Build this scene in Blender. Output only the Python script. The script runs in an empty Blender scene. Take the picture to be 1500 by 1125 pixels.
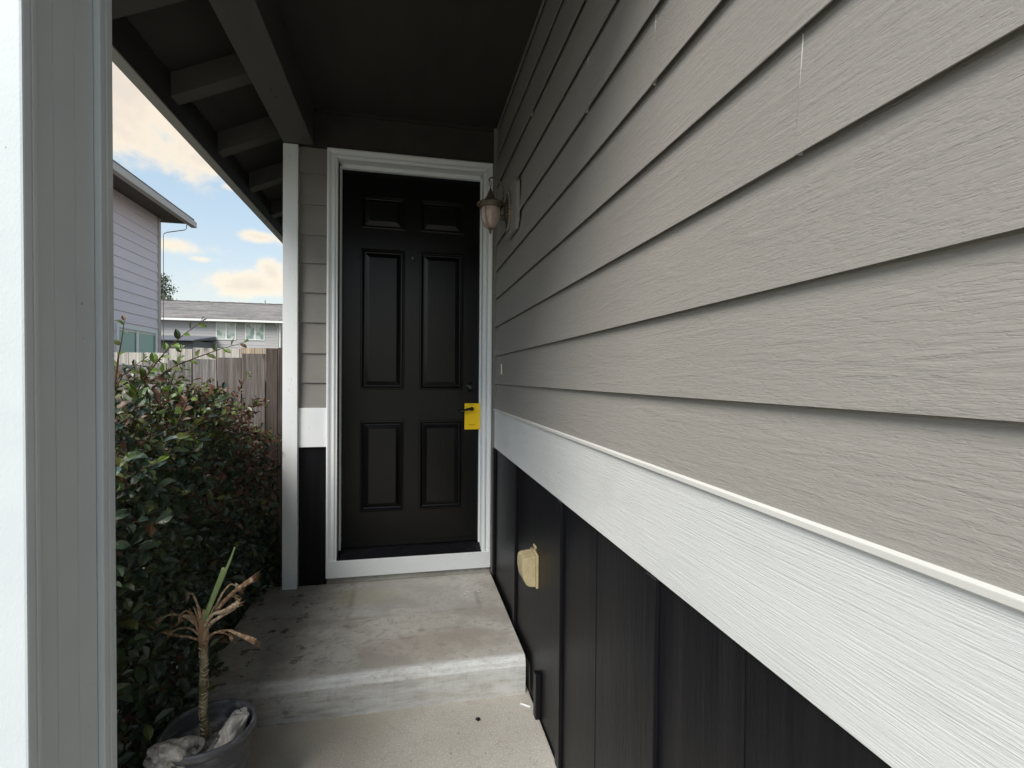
import bpy, bmesh, math, random
from math import radians, sin, cos, pi
from mathutils import Vector, Matrix, noise as mnoise
R = random.Random(7)
S = bpy.context.scene
C = S.collection

# ------------------------------------------------------------------ camera
cam_d = bpy.data.cameras.new('camera'); cam = bpy.data.objects.new('camera', cam_d); C.objects.link(cam)
def cam_basis():
    f, cx, cy = 723.0, 750.0, 562.5
    Y = Vector((597-cx, 553-cy, f)).normalized()
    X = Vector((4163-cx, 581-cy, f)); X = (X - Y*X.dot(Y)).normalized()
    Z = -(Y.cross(X))
    right = Vector((X.x, Y.x, Z.x)); down = Vector((X.y, Y.y, Z.y)); fwd = Vector((X.z, Y.z, Z.z))
    return Matrix(((right.x, -down.x, -fwd.x, 0), (right.y, -down.y, -fwd.y, 0), (right.z, -down.z, -fwd.z, 0), (0, 0, 0, 1)))
cam.matrix_world = cam_basis()
cam_d.sensor_width = 36; cam_d.lens = 36*723/1500; cam_d.clip_start = 0.02; cam_d.clip_end = 3000
S.camera = cam

# ------------------------------------------------------------------ sky, sun, exposure
SUN_EL, SUN_AZ = radians(46), radians(221)      # azimuth from +Y towards +X
S.view_settings.view_transform = 'Standard'; S.view_settings.look = 'None'
S.view_settings.gamma = 1; S.view_settings.use_curve_mapping = False
S.view_settings.exposure = 1.82
W = bpy.data.worlds.new('World'); S.world = W; W.use_nodes = True
nt = W.node_tree; nt.nodes.clear(); N = nt.nodes; L = nt.links
def wn(t, **k):
    n = N.new(t)
    for a, b in k.items(): setattr(n, a, b)
    return n
sky = wn('ShaderNodeTexSky', sky_type='NISHITA', sun_disc=False, sun_elevation=SUN_EL, sun_rotation=SUN_AZ, air_density=1.0, dust_density=1.6, ozone_density=1.2)
bg = wn('ShaderNodeBackground'); out = wn('ShaderNodeOutputWorld')
tc = wn('ShaderNodeTexCoord')
def wmath(op, a, b=None, clamp=False):
    n = wn('ShaderNodeMath', operation=op, use_clamp=clamp)
    for i, v in enumerate((a, b)):
        if v is None: continue
        if isinstance(v, (int, float)): n.inputs[i].default_value = v
        else: L.new(v, n.inputs[i])
    return n.outputs[0]
nrm = wn('ShaderNodeVectorMath', operation='NORMALIZE'); L.new(tc.outputs['Generated'], nrm.inputs[0])
D = nrm.outputs[0]
sep = wn('ShaderNodeSeparateXYZ'); L.new(D, sep.inputs[0])
inv = wmath('DIVIDE', 1.0, wmath('ADD', wmath('MAXIMUM', sep.outputs[2], 0.0), 0.16))
pl = wn('ShaderNodeVectorMath', operation='SCALE'); L.new(D, pl.inputs[0]); L.new(inv, pl.inputs['Scale'])
def wnoise(vec, scale, detail, rough, dist=0.0):
    n = wn('ShaderNodeTexNoise'); n.inputs['Scale'].default_value = scale; n.inputs['Detail'].default_value = detail
    n.inputs['Roughness'].default_value = rough; n.inputs['Distortion'].default_value = dist; L.new(vec, n.inputs['Vector']); return n.outputs[0]
big = wnoise(pl.outputs[0], 0.9, 3, 0.5); fine = wnoise(D, 13, 10, 0.62, 0.25); puff = wnoise(D, 6, 4, 0.5, 0.4)
blobs = [((-.415,.80,.44),(.20,.20,.11),1.35), ((-.355,.845,.395),(.11,.13,.05),.95), ((-.318,.88,.348),(.05,.07,.026),.95), ((-.268,.949,.160),(.075,.07,.020),1.0),
         ((-.235,.945,.182),(.022,.05,.022),.9), ((-.375,.902,.212),(.045,.05,.014),.95), ((-.340,.92,.196),(.02,.05,.006),.75),
         ((-.245,.938,.243),(.035,.05,.010),.85), ((-.222,.943,.247),(.02,.05,.016),.85), ((-.29,.903,.314),(.02,.05,.007),.75)]
tot = None
for d, r, a in blobs:
    s = wn('ShaderNodeVectorMath', operation='SUBTRACT'); L.new(D, s.inputs[0]); s.inputs[1].default_value = Vector(d).normalized()
    q = wn('ShaderNodeVectorMath', operation='DIVIDE'); L.new(s.outputs[0], q.inputs[0]); q.inputs[1].default_value = r
    l = wn('ShaderNodeVectorMath', operation='LENGTH'); L.new(q.outputs[0], l.inputs[0])
    v = wmath('MULTIPLY', wmath('SUBTRACT', 1.0, wmath('MULTIPLY', l.outputs['Value'], 0.5), True), a*1.15)
    tot = v if tot is None else wmath('MAXIMUM', tot, v)
# broken cloud over the unseen sky, cover increased to brighten the porch
away = wmath('MULTIPLY', wmath('SUBTRACT', big, 0.50), 5.0)
front = wn('ShaderNodeVectorMath', operation='DOT_PRODUCT'); L.new(D, front.inputs[0]); front.inputs[1].default_value = Vector((-.31,.90,.28)).normalized()
away = wmath('MULTIPLY', away, wmath('MULTIPLY', wmath('SUBTRACT', 0.955, front.outputs['Value']), 12.0, True), True)
tot = wmath('MAXIMUM', tot, wmath('MINIMUM', away, 0.95))
nz = wmath('ADD', wmath('MULTIPLY', wmath('SUBTRACT', fine, 0.5), 1.7), wmath('MULTIPLY', wmath('SUBTRACT', puff, 0.5), 0.8))
dens = wmath('ADD', tot, nz)
mask = wn('ShaderNodeMapRange'); mask.interpolation_type = 'SMOOTHSTEP'; L.new(dens, mask.inputs[0]); mask.inputs[1].default_value = .40; mask.inputs[2].default_value = .95
thick = wn('ShaderNodeMapRange'); thick.interpolation_type = 'SMOOTHSTEP'; L.new(dens, thick.inputs[0]); thick.inputs[1].default_value = .62; thick.inputs[2].default_value = 1.45
ccol = wn('ShaderNodeMix', data_type='RGBA'); L.new(thick.outputs[0], ccol.inputs[0])
ccol.inputs[6].default_value = (3.9, 3.35, 2.5, 1); ccol.inputs[7].default_value = (3.1, 2.7, 2.2, 1)
# pale, hazy blue of an evening sky: sky texture plus thin high veil
veil = wn('ShaderNodeMix', data_type='RGBA', blend_type='MIX'); L.new(sky.outputs[0], veil.inputs[6])
hz = wmath('POWER', wmath('SUBTRACT', 1.0, wmath('MAXIMUM', sep.outputs[2], 0.0), True), 5.0)
L.new(wmath('ADD', wmath('MULTIPLY', hz, 0.50), 0.46), veil.inputs[0]); vc = wn('ShaderNodeMix', data_type='RGBA'); L.new(wmath('MULTIPLY', hz, 1.6, True), vc.inputs[0]); vc.inputs[6].default_value = (2.0, 2.75, 3.0, 1); vc.inputs[7].default_value = (3.6, 3.45, 2.9, 1); L.new(vc.outputs[2], veil.inputs[7])
cadd = wn('ShaderNodeMix', data_type='RGBA', blend_type='ADD'); cadd.inputs[0].default_value = 0.12; L.new(ccol.outputs[2], cadd.inputs[6]); L.new(sky.outputs[0], cadd.inputs[7])
mx = wn('ShaderNodeMix', data_type='RGBA'); L.new(mask.outputs[0], mx.inputs[0]); L.new(veil.outputs[2], mx.inputs[6]); L.new(cadd.outputs[2], mx.inputs[7])
L.new(mx.outputs[2], bg.inputs[0]); bg.inputs[1].default_value = 0.072; L.new(bg.outputs[0], out.inputs[0])
sun_d = bpy.data.lights.new('sun', 'SUN'); sun = bpy.data.objects.new('sun', sun_d); C.objects.link(sun)
sun_d.energy = 1.3; sun_d.angle = radians(35); sun_d.color = (1, .96, .90)
sdir = Vector((sin(SUN_AZ)*cos(SUN_EL), cos(SUN_AZ)*cos(SUN_EL), sin(SUN_EL)))
sun.rotation_euler = sdir.to_track_quat('Z', 'Y').to_euler()

# ------------------------------------------------------------------ helpers
class MB:
    def __init__(s): s.v = []; s.f = []; s.m = []
    def face(s, pts, mi=0):
        b = len(s.v); s.v += [tuple(p) for p in pts]; s.f.append(tuple(range(b, b+len(pts)))); s.m.append(mi)
    def box(s, x0, x1, y0, y1, z0, z1, mi=0):
        b = len(s.v)
        s.v += [(x0,y0,z0),(x1,y0,z0),(x1,y1,z0),(x0,y1,z0),(x0,y0,z1),(x1,y0,z1),(x1,y1,z1),(x0,y1,z1)]
        for q in ((0,3,2,1),(4,5,6,7),(0,1,5,4),(1,2,6,5),(2,3,7,6),(3,0,4,7)): s.f.append(tuple(b+i for i in q)); s.m.append(mi)
        return s
    def prism(s, prof, a0, a1, axis='y', mi=0):
        """profile of 2-D points extruded along axis"""
        n = len(prof); b = len(s.v)
        for a in (a0, a1):
            for p, q in prof: s.v.append({'y': (p, a, q), 'x': (a, p, q), 'z': (p, q, a)}[axis])
        s.f.append(tuple(b+i for i in range(n))); s.f.append(tuple(b+n+i for i in reversed(range(n)))); s.m += [mi, mi]
        for i in range(n):
            j = (i+1) % n; s.f.append((b+j, b+i, b+n+i, b+n+j)); s.m.append(mi)
        return s
    def tube(s, pts, rad, seg=8, mi=0, cap=True, flat=1.0):
        pts = [Vector(p) for p in pts]; n = len(pts)
        if isinstance(rad, (int, float)): rad = [rad]*n
        b = len(s.v); up = Vector((0, 0, 1)); prev = None
        for i, p in enumerate(pts):
            t = (pts[min(i+1, n-1)] - pts[max(i-1, 0)]).normalized()
            if prev is None:
                a = t.cross(up) if abs(t.z) < .95 else t.cross(Vector((1, 0, 0)))
            else: a = prev - t*prev.dot(t)
            a.normalize(); prev = a; c = t.cross(a)
            for k in range(seg):
                th = 2*pi*k/seg; s.v.append(tuple(p + (a*cos(th) + c*sin(th)*flat)*rad[i]))
        for i in range(n-1):
            for k in range(seg):
                k2 = (k+1) % seg; s.f.append((b+i*seg+k, b+i*seg+k2, b+(i+1)*seg+k2, b+(i+1)*seg+k)); s.m.append(mi)
        if cap:
            s.f.append(tuple(b+k for k in reversed(range(seg)))); s.f.append(tuple(b+(n-1)*seg+k for k in range(seg))); s.m += [mi, mi]
        return s
    def lathe(s, prof, cx=0, cy=0, cz=0, seg=24, mi=0, sx=1, sy=1, wob=None):
        b = len(s.v); n = len(prof)
        for i, (r, z) in enumerate(prof):
            for k in range(seg):
                th = 2*pi*k/seg; rr = r*(wob(th, i) if wob else 1)
                s.v.append((cx + rr*cos(th)*sx, cy + rr*sin(th)*sy, cz + z))
        for i in range(n-1):
            for k in range(seg):
                k2 = (k+1) % seg; s.f.append((b+i*seg+k, b+i*seg+k2, b+(i+1)*seg+k2, b+(i+1)*seg+k)); s.m.append(mi)
        return s
    def build(s, name, mats, parent=None, smooth=False, bevel=0, recalc=True):
        me = bpy.data.meshes.new(name); me.from_pydata(s.v, [], s.f); me.update()
        if not isinstance(mats, (list, tuple)): mats = [mats]
        for m in mats: me.materials.append(m)
        me.polygons.foreach_set('material_index', s.m)
        if recalc or bevel:
            bm = bmesh.new(); bm.from_mesh(me); bmesh.ops.remove_doubles(bm, verts=bm.verts, dist=1e-5)
            if recalc: bmesh.ops.recalc_face_normals(bm, faces=bm.faces)
            if bevel: bmesh.ops.bevel(bm, geom=[e for e in bm.edges if len(e.link_faces) == 2 and e.calc_face_angle(0) > .5], offset=bevel, segments=2, profile=.6, affect='EDGES')
            bm.to_mesh(me); bm.free()
        if smooth:
            me.polygons.foreach_set('use_smooth', [True]*len(me.polygons))
        o = bpy.data.objects.new(name, me); C.objects.link(o)
        if parent: o.parent = parent
        return o
def box(name, x0, x1, y0, y1, z0, z1, m, parent=None, bevel=0):
    return MB().box(x0, x1, y0, y1, z0, z1).build(name, m, parent, bevel=bevel)
def empty(name, loc, label, cat, group=None):
    o = bpy.data.objects.new(name, None); C.objects.link(o); o.location = loc; o.empty_display_size = .1
    o['label'] = label; o['category'] = cat
    if group: o['group'] = group
    bpy.context.view_layer.update()
    return o
def tag(o, label=None, cat=None, group=None, kind=None):
    for k, v in (('label', label), ('category', cat), ('group', group), ('kind', kind)):
        if v: o[k] = v
    return o

# ------------------------------------------------------------------ materials
def mat(name, col, rough=.6, spec=.5, var=None, noise=None, bump=None, metal=0, coat=0, extra=None, trans=0):
    """var: (scale xyz, second colour, low, high); bump list: (kind, scale xyz, detail, dist, strength)"""
    m = bpy.data.materials.new(name); m.use_nodes = True; t = m.node_tree; n = t.nodes; l = t.links
    b = n['Principled BSDF']; b.inputs['Roughness'].default_value = rough; b.inputs['Specular IOR Level'].default_value = spec
    b.inputs['Metallic'].default_value = metal; b.inputs['Coat Weight'].default_value = coat; b.inputs['Transmission Weight'].default_value = trans
    tc = n.new('ShaderNodeTexCoord'); oi = n.new('ShaderNodeObjectInfo')
    off = n.new('ShaderNodeVectorMath'); off.operation = 'SCALE'; off.inputs[0].default_value = (37, 51, 23); l.new(oi.outputs['Random'], off.inputs['Scale'])
    base = n.new('ShaderNodeVectorMath'); base.operation = 'ADD'; l.new(tc.outputs['Object'], base.inputs[0]); l.new(off.outputs[0], base.inputs[1])
    vec = base.outputs[0]
    def mp(scale):
        k = n.new('ShaderNodeVectorMath'); k.operation = 'MULTIPLY'; l.new(vec, k.inputs[0]); k.inputs[1].default_value = scale; return k.outputs[0]
    def nz(scale, detail=5, rg=.55, dist=0, ns=1):
        k = n.new('ShaderNodeTexNoise'); l.new(mp(scale), k.inputs['Vector']); k.inputs['Scale'].default_value = ns
        k.inputs['Detail'].default_value = detail; k.inputs['Roughness'].default_value = rg; k.inputs['Distortion'].default_value = dist; return k.outputs[0]
    def rng(v, a, b_, c=0, d=1):
        k = n.new('ShaderNodeMapRange'); l.new(v, k.inputs[0])
        for i, x in zip((1, 2, 3, 4), (a, b_, c, d)): k.inputs[i].default_value = x
        return k.outputs[0]
    def mixc(f, a, b_, bt='MIX'):
        k = n.new('ShaderNodeMix'); k.data_type = 'RGBA'; k.blend_type = bt
        for i, x in ((0, f), (6, a), (7, b_)):
            if isinstance(x, (int, float)): k.inputs[i].default_value = x
            elif isinstance(x, tuple): k.inputs[i].default_value = x + (1,)*(4-len(x))
            else: l.new(x, k.inputs[i])
        return k.outputs[2]
    c = tuple(col)
    for vv in (var or []):
        sc, c2, lo, hi = vv[:4]
        c = mixc(rng(nz(sc, *(vv[4:])), lo, hi), c, tuple(c2))
    api = dict(n=n, l=l, nz=nz, rng=rng, mixc=mixc, mp=mp, tc=tc, oi=oi, b=b, vec=vec)
    if extra: c = extra(api, c) or c
    if isinstance(c, tuple): b.inputs['Base Color'].default_value = c + (1,)
    else: l.new(c, b.inputs['Base Color'])
    prev = None
    for kind, sc, det, dist, st in (bump or []):
        if kind == 'noise': h = nz(sc, det, .6)
        elif kind == 'ridge':
            h0 = nz(sc, det, .6); a = n.new('ShaderNodeMath'); a.operation = 'SUBTRACT'; l.new(h0, a.inputs[0]); a.inputs[1].default_value = .5
            a2 = n.new('ShaderNodeMath'); a2.operation = 'ABSOLUTE'; l.new(a.outputs[0], a2.inputs[0]); h = rng(a2.outputs[0], 0, .06, 0, 1)
        else:
            # embossed cedar grain: contour rings of a long stretched noise field
            k0 = nz(sc, 2, .5); mu = n.new('ShaderNodeMath'); mu.operation = 'MULTIPLY'; l.new(k0, mu.inputs[0]); mu.inputs[1].default_value = det
            w2 = nz((60, 16, 90), 4, .65); ad = n.new('ShaderNodeMath'); ad.operation = 'ADD'; l.new(mu.outputs[0], ad.inputs[0])
            s2 = n.new('ShaderNodeMath'); s2.operation = 'MULTIPLY'; l.new(w2, s2.inputs[0]); s2.inputs[1].default_value = 2.2; l.new(s2.outputs[0], ad.inputs[1])
            si = n.new('ShaderNodeMath'); si.operation = 'SINE'; l.new(ad.outputs[0], si.inputs[0])
            br = rng(nz((7, 4, 22), 3), .38, .62); m2 = n.new('ShaderNodeMath'); m2.operation = 'MULTIPLY'; l.new(rng(si.outputs[0], -.2, 1), m2.inputs[0]); l.new(br, m2.inputs[1]); h = m2.outputs[0]
        k = n.new('ShaderNodeBump'); k.inputs['Distance'].default_value = dist; k.inputs['Strength'].default_value = st; l.new(h, k.inputs['Height'])
        if prev: l.new(prev, k.inputs['Normal'])
        prev = k.outputs[0]
    if prev: l.new(prev, b.inputs['Normal'])
    return m
def pv(c, k=.9): return tuple(x*k for x in c)
SID = (.292, .279, .256)
m_sid = mat('grey_siding_paint', SID, .62, .35, var=[((1.5, .5, 2.5), pv(SID, .93), .3, .7), ((120, 90, 160), pv(SID, 1.05), .45, .8), ((70, 70, 70), pv(SID, 1.35), .77, .79)],
            bump=[('grain', (9, 2.6, 26), 26, .0012, .5), ('ridge', (20, 17, 100), 4, .0007, .45), ('noise', (70, 24, 280), 4, .0013, .7), ('noise', (260, 200, 300), 3, .0006, .5), ('noise', (320, 320, 320), 3, .0004, .5)])
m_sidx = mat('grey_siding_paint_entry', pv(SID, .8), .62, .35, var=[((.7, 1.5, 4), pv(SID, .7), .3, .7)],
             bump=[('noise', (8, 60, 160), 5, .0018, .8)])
m_white = mat('white_trim_paint', (.80, .82, .83), .5, .4, var=[((3, 3, 3), (.74, .78, .80), .35, .75), ((120, 120, 20), (.60, .61, .60), .66, .72)],
              bump=[('noise', (220, 220, 60), 4, .0008, .6)])
m_band = mat('rough_sawn_white_board', (.64, .655, .645), .6, .3, var=[((5, 3, 7), (.585, .59, .57), .56, .72), ((60, 40, 60), (.5, .5, .47), .72, .76), ((2, 1.5, 6), (.585, .60, .595), .3, .7)],
             bump=[('noise', (60, 7, 330), 5, .0022, .85), ('noise', (20, 3, 40), 3, .0016, .4), ('noise', (400, 90, 400), 3, .0008, .6)])
m_cap = mat('white_drip_cap', (.62, .62, .59), .5, .3, var=[((4, 2, 4), (.56, .56, .53), .3, .7)], bump=[('noise', (300, 300, 300), 3, .0003, .5)])
def col_extra(a, c):
    return a['mixc'](a['rng'](a['nz']((60, 60, 34), 2), .765, .78), c, (.22, .21, .19))
    seam = mm('ABSOLUTE', mm('ADD', mm('ADD', z, 1.337), mm('MULTIPLY', mm('SUBTRACT', nz((6, 20, 20), 5, .7), .5), .022)), 0)
    c = mixc(mm('MULTIPLY', rng(seam, .0030, .0008), mm('MULTIPLY', rng(y, 2.262, 2.235), rng(nz((12, 12, 12), 3), .40, .55))), c, (.14, .13, .115))
m_col = mat('white_column_paint', (.60, .65, .675), .5, .35, var=[((2.2, 2.2, 5), (.55, .60, .63), .35, .7)], extra=col_extra, bump=[('noise', (260, 260, 160), 4, .0006, .7), ('noise', (12, 12, 5), 3, .002, .3)])
m_black = mat('black_satin_board_paint', (.0050, .0054, .0072), .40, .20, var=[((26, 26, 1.1), (.011, .0105, .012), .42, .70), ((90, 90, 60), (.2, .2, .2), .79, .80)],
              bump=[('noise', (140, 120, 9), 5, .0015, .75), ('noise', (50, 40, 14), 4, .0018, .5)])
m_door = mat('black_door_paint', (.003, .003, .0035), .24, .27, coat=.0, var=[((3, 3, 3), (.005, .005, .0055), .3, .7)],
             bump=[('noise', (90, 90, 9), 5, .0007, .55), ('noise', (300, 300, 200), 2, .0003, .4)])
m_blackmetal = mat('black_lock_metal', (.012, .012, .013), .3, .5, metal=.3)
m_caulk = mat('pale_caulk', (.62, .61, .57), .6, .3)
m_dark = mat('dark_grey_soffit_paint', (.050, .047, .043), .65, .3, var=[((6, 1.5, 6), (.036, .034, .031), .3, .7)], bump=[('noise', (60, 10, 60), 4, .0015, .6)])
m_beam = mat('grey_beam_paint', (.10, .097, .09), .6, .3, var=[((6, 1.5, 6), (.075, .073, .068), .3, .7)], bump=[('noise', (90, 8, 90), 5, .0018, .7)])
m_fascia = mat('grey_fascia_paint', (.46, .45, .42), .6, .3, bump=[('noise', (60, 6, 60), 4, .001, .5)])
def conc(a, c):
    n, l = a['n'], a['l']; sx = n.new('ShaderNodeSeparateXYZ'); l.new(a['tc'].outputs['Object'], sx.inputs[0]); x, y, z = sx.outputs
    mixc, rng, nz = a['mixc'], a['rng'], a['nz']
    def mm(op, p, q, cl=False):
        k = n.new('ShaderNodeMath'); k.operation = op; k.use_clamp = cl
        for i, v in enumerate((p, q)):
            if isinstance(v, (int, float)): k.inputs[i].default_value = v
            else: l.new(v, k.inputs[i])
        return k.outputs[0]
    # darker towards the hedge side, with dark drip spots
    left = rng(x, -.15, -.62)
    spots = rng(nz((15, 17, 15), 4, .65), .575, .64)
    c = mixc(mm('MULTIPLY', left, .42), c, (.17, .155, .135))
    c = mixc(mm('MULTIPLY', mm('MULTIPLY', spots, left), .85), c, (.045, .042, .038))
    # brownish foot traffic patch, greenish moss patch near the door
    def ell(cx, cy, rx, ry):
        a1 = mm('DIVIDE', mm('SUBTRACT', x, cx), rx); a2 = mm('DIVIDE', mm('SUBTRACT', y, cy), ry)
        return rng(mm('ADD', mm('ADD', mm('MULTIPLY', a1, a1), mm('MULTIPLY', a2, a2)), mm('MULTIPLY', mm('SUBTRACT', nz((9, 9, 9), 4), .5), 1.6)), 1.1, .1)
    c = mixc(mm('MULTIPLY', ell(.12, 2.42, .38, .14), .5), c, (.30, .245, .205))
    c = mixc(mm('MULTIPLY', ell(-.25, 3.02, .24, .14), .5), c, (.36, .33, .21))
    # outline left by a door mat
    dx = mm('SUBTRACT', mm('ABSOLUTE', mm('SUBTRACT', x, .05), 0), .36); dy = mm('SUBTRACT', mm('ABSOLUTE', mm('SUBTRACT', y, 3.02), 0), .27)
    e = mm('ABSOLUTE', mm('MAXIMUM', dx, dy), 0); e = rng(mm('ADD', e, mm('MULTIPLY', mm('SUBTRACT', nz((20, 20, 20), 3), .5), .02)), .022, .004)
    c = mixc(mm('MULTIPLY', e, rng(nz((5, 5, 5), 3), .42, .62, 0, .5)), c, (.20, .185, .16))
    inside = rng(mm('MAXIMUM', dx, dy), .02, -.03); c = mixc(mm('MULTIPLY', inside, .22), c, (.50, .52, .50))
    # white paint specks near the door
    sp = mm('MULTIPLY', rng(nz((75, 75, 75), 1, .5), .685, .70), ell(.33, 2.98, .22, .20)); c = mixc(sp, c, (.75, .76, .76))
    # light on the rounded nosing, painted in as a patchy paler strip
    nose_light = mm('MULTIPLY', rng(mm('ADD', y, mm('MULTIPLY', mm('SUBTRACT', nz((14, 30, 30), 5), .5), .05)), 2.275, 2.245), rng(mm('ADD', z, mm('MULTIPLY', mm('SUBTRACT', nz((7, 30, 30), 5), .5), .03)), -1.347, -1.337))
    c = mixc(mm('MULTIPLY', mm('MULTIPLY', nose_light, rng(nz((30, 60, 60), 5, .7), .34, .56)), mm('ADD', mm('MULTIPLY', rng(x, -.5, .5), .35), .30)), c, (.70, .72, .72))
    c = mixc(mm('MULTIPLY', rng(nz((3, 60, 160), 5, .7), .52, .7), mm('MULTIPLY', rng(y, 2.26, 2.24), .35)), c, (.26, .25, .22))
    # paler, mottled front face of the step, darker towards its left end
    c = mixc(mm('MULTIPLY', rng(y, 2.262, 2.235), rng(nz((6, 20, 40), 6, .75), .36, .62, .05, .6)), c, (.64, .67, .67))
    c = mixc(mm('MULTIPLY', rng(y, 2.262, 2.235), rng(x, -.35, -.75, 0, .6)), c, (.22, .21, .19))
    return c
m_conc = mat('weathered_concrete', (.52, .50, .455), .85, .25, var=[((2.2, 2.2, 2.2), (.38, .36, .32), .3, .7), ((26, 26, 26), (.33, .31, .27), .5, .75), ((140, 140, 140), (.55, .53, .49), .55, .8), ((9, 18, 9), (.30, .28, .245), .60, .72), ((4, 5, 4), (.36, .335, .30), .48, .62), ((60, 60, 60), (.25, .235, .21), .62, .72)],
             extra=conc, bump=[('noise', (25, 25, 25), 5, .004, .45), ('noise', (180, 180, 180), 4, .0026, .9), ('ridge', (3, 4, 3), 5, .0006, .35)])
m_walk = mat('walk_concrete', (.44, .42, .375), .85, .25, var=[((2.5, 2.5, 2.5), (.35, .325, .285), .3, .7), ((30, 30, 30), (.34, .31, .26), .55, .75), ((170, 170, 170), (.66, .64, .58), .52, .75), ((90, 90, 90), (.25, .23, .19), .66, .72), ((1.1, 1.1, 1.1), (.40, .36, .29), .45, .65)],
             bump=[('noise', (25, 25, 25), 5, .004, .4), ('noise', (200, 200, 200), 4, .0016, .7)])
m_soil = mat('dark_soil', (.035, .027, .02), .95, .1, var=[((12, 12, 12), (.06, .045, .03), .4, .7)], bump=[('noise', (30, 30, 30), 6, .03, .9)])
m_ground = mat('yard_grass', (.05, .07, .028), .9, .2, var=[((.6, .6, .6), (.075, .075, .035), .35, .65), ((20, 20, 20), (.03, .045, .02), .4, .7)], bump=[('noise', (40, 40, 40), 5, .03, .8)])
m_fence = [mat('weathered_cedar_%s' % w, c, .85, .2, var=[((26, 26, 1.1), pv(c, .45), .36, .66), ((190, 190, 5), pv(c, 1.45), .5, .72), ((90, 90, 2), pv(c, .3), .60, .72), ((12, 12, 5), pv(c, .35), .66, .74)],
               bump=[('noise', (130, 130, 3), 5, .003, .9)]) for w, c in (('grey', (.25, .235, .225)), ('dark', (.17, .15, .14)), ('pale', (.50, .475, .43)), ('tan', (.46, .37, .28)), ('brown', (.095, .078, .068)))]
LILAC = (.82, .71, .75)
m_lilac = mat('lilac_siding_paint', LILAC, .6, .3, var=[((1, .4, 3), pv(LILAC, .93), .3, .7), ((60, 25, 90), pv(LILAC, 1.06), .5, .8)], bump=[('noise', (40, 4, 160), 4, .002, .6)])
m_lildark = mat('brown_soffit_paint', (.12, .095, .09), .7, .3)
m_gut = mat('taupe_gutter_metal', (.50, .44, .39), .45, .4)
m_fsid = mat('far_grey_siding_paint', (.42, .41, .405), .6, .3, var=[((.3, .3, 2), (.38, .37, .37), .3, .7)])
m_fdark = mat('far_slate_siding_paint', (.13, .135, .155), .6, .3)
m_fwhite = mat('far_white_trim', (.75, .75, .73), .5, .3)
m_roof = mat('grey_roof_shingles', (.22, .20, .19), .9, .15, var=[((.7, .7, .7), (.16, .145, .14), .35, .65), ((3, 9, 9), (.31, .29, .28), .5, .75), ((.5, 5, 5), (.10, .095, .10), .5, .7)], bump=[('noise', (4, 12, 12), 4, .05, .6)])
def glass_mat(name, col):
    return mat(name, col, .08, .8, var=[((1.6, 1.6, 1.6), pv(col, .5), .42, .6)])
m_pane_g = mat('green_tinted_glass', (.10, .20, .17), .06, .8, var=[((1.2, 1.2, 1.2), (.05, .10, .09), .4, .6)])  # green reflection painted into the glass colour
m_pane_f = mat('curtained_glass', (.44, .48, .44), .12, .7, var=[((2.2, 2.2, 1.6), (.18, .26, .24), .48, .56)])  # pale glass colour with darker green patches
m_yellow = mat('yellow_card', (.95, .62, .010), .5, .3)
m_ink = mat('dark_print', (.10, .075, .01), .6, .2)
m_tape = mat('cream_tape', (.95, .92, .68), .6, .2)
m_bronze = mat('aged_bronze', (.13, .105, .075), .48, .5, metal=.55, var=[((60, 60, 60), (.24, .21, .16), .45, .75)], bump=[('noise', (120, 120, 120), 3, .001, .5)])
m_rope = mat('pale_bronze_rope', (.34, .31, .25), .5, .4, metal=.2)
m_lamp = mat('ribbed_amber_glass', (.62, .47, .40), .22, .6, trans=.35, var=[((20, 20, 14), (.78, .66, .60), .4, .7)])
m_beige = mat('beige_plastic', (.50, .42, .25), .42, .4, var=[((30, 30, 20), (.40, .33, .18), .45, .7), ((90, 90, 90), (.62, .56, .40), .6, .72)])
m_pot = mat('grey_plastic_pot', (.075, .078, .09), .5, .4, var=[((14, 14, 40), (.20, .205, .215), .5, .72)], bump=[('noise', (60, 60, 90), 4, .001, .6)])
m_potsoil = mat('pale_potting_soil', (.30, .30, .31), .9, .2, var=[((40, 40, 40), (.09, .085, .08), .4, .65)], bump=[('noise', (60, 60, 60), 5, .006, .8)])
m_rock = mat('pale_granite_rock', (.40, .38, .36), .85, .25, var=[((16, 16, 16), (.22, .21, .20), .45, .62), ((60, 60, 60), (.55, .54, .52), .5, .7), ((34, 34, 34), (.06, .06, .06), .58, .66)], bump=[('noise', (70, 70, 70), 6, .003, .8)])
m_trunk = mat('scarred_cane_bark', (.23, .21, .13), .7, .3, var=[((40, 40, 26), (.085, .085, .04), .42, .58)], bump=[('noise', (50, 50, 50), 4, .003, .8)])
m_sheath = mat('dry_brown_leaf_base', (.22, .135, .08), .75, .25, var=[((60, 60, 14), (.40, .30, .20), .45, .7)], bump=[('noise', (160, 160, 30), 4, .002, .8)])
m_dryl = mat('dry_tan_leaf', (.40, .33, .24), .75, .2, var=[((90, 90, 90), (.20, .13, .08), .45, .6)])
m_drybr = mat('dry_rust_leaf', (.15, .085, .05), .75, .2, var=[((90, 90, 90), (.33, .25, .17), .48, .62)])
m_greenl = mat('green_strap_leaf', (.15, .21, .085), .5, .35, var=[((30, 30, 12), (.22, .27, .13), .45, .65)])
m_twig = mat('brown_twig_bark', (.085, .055, .038), .8, .2)
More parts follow.
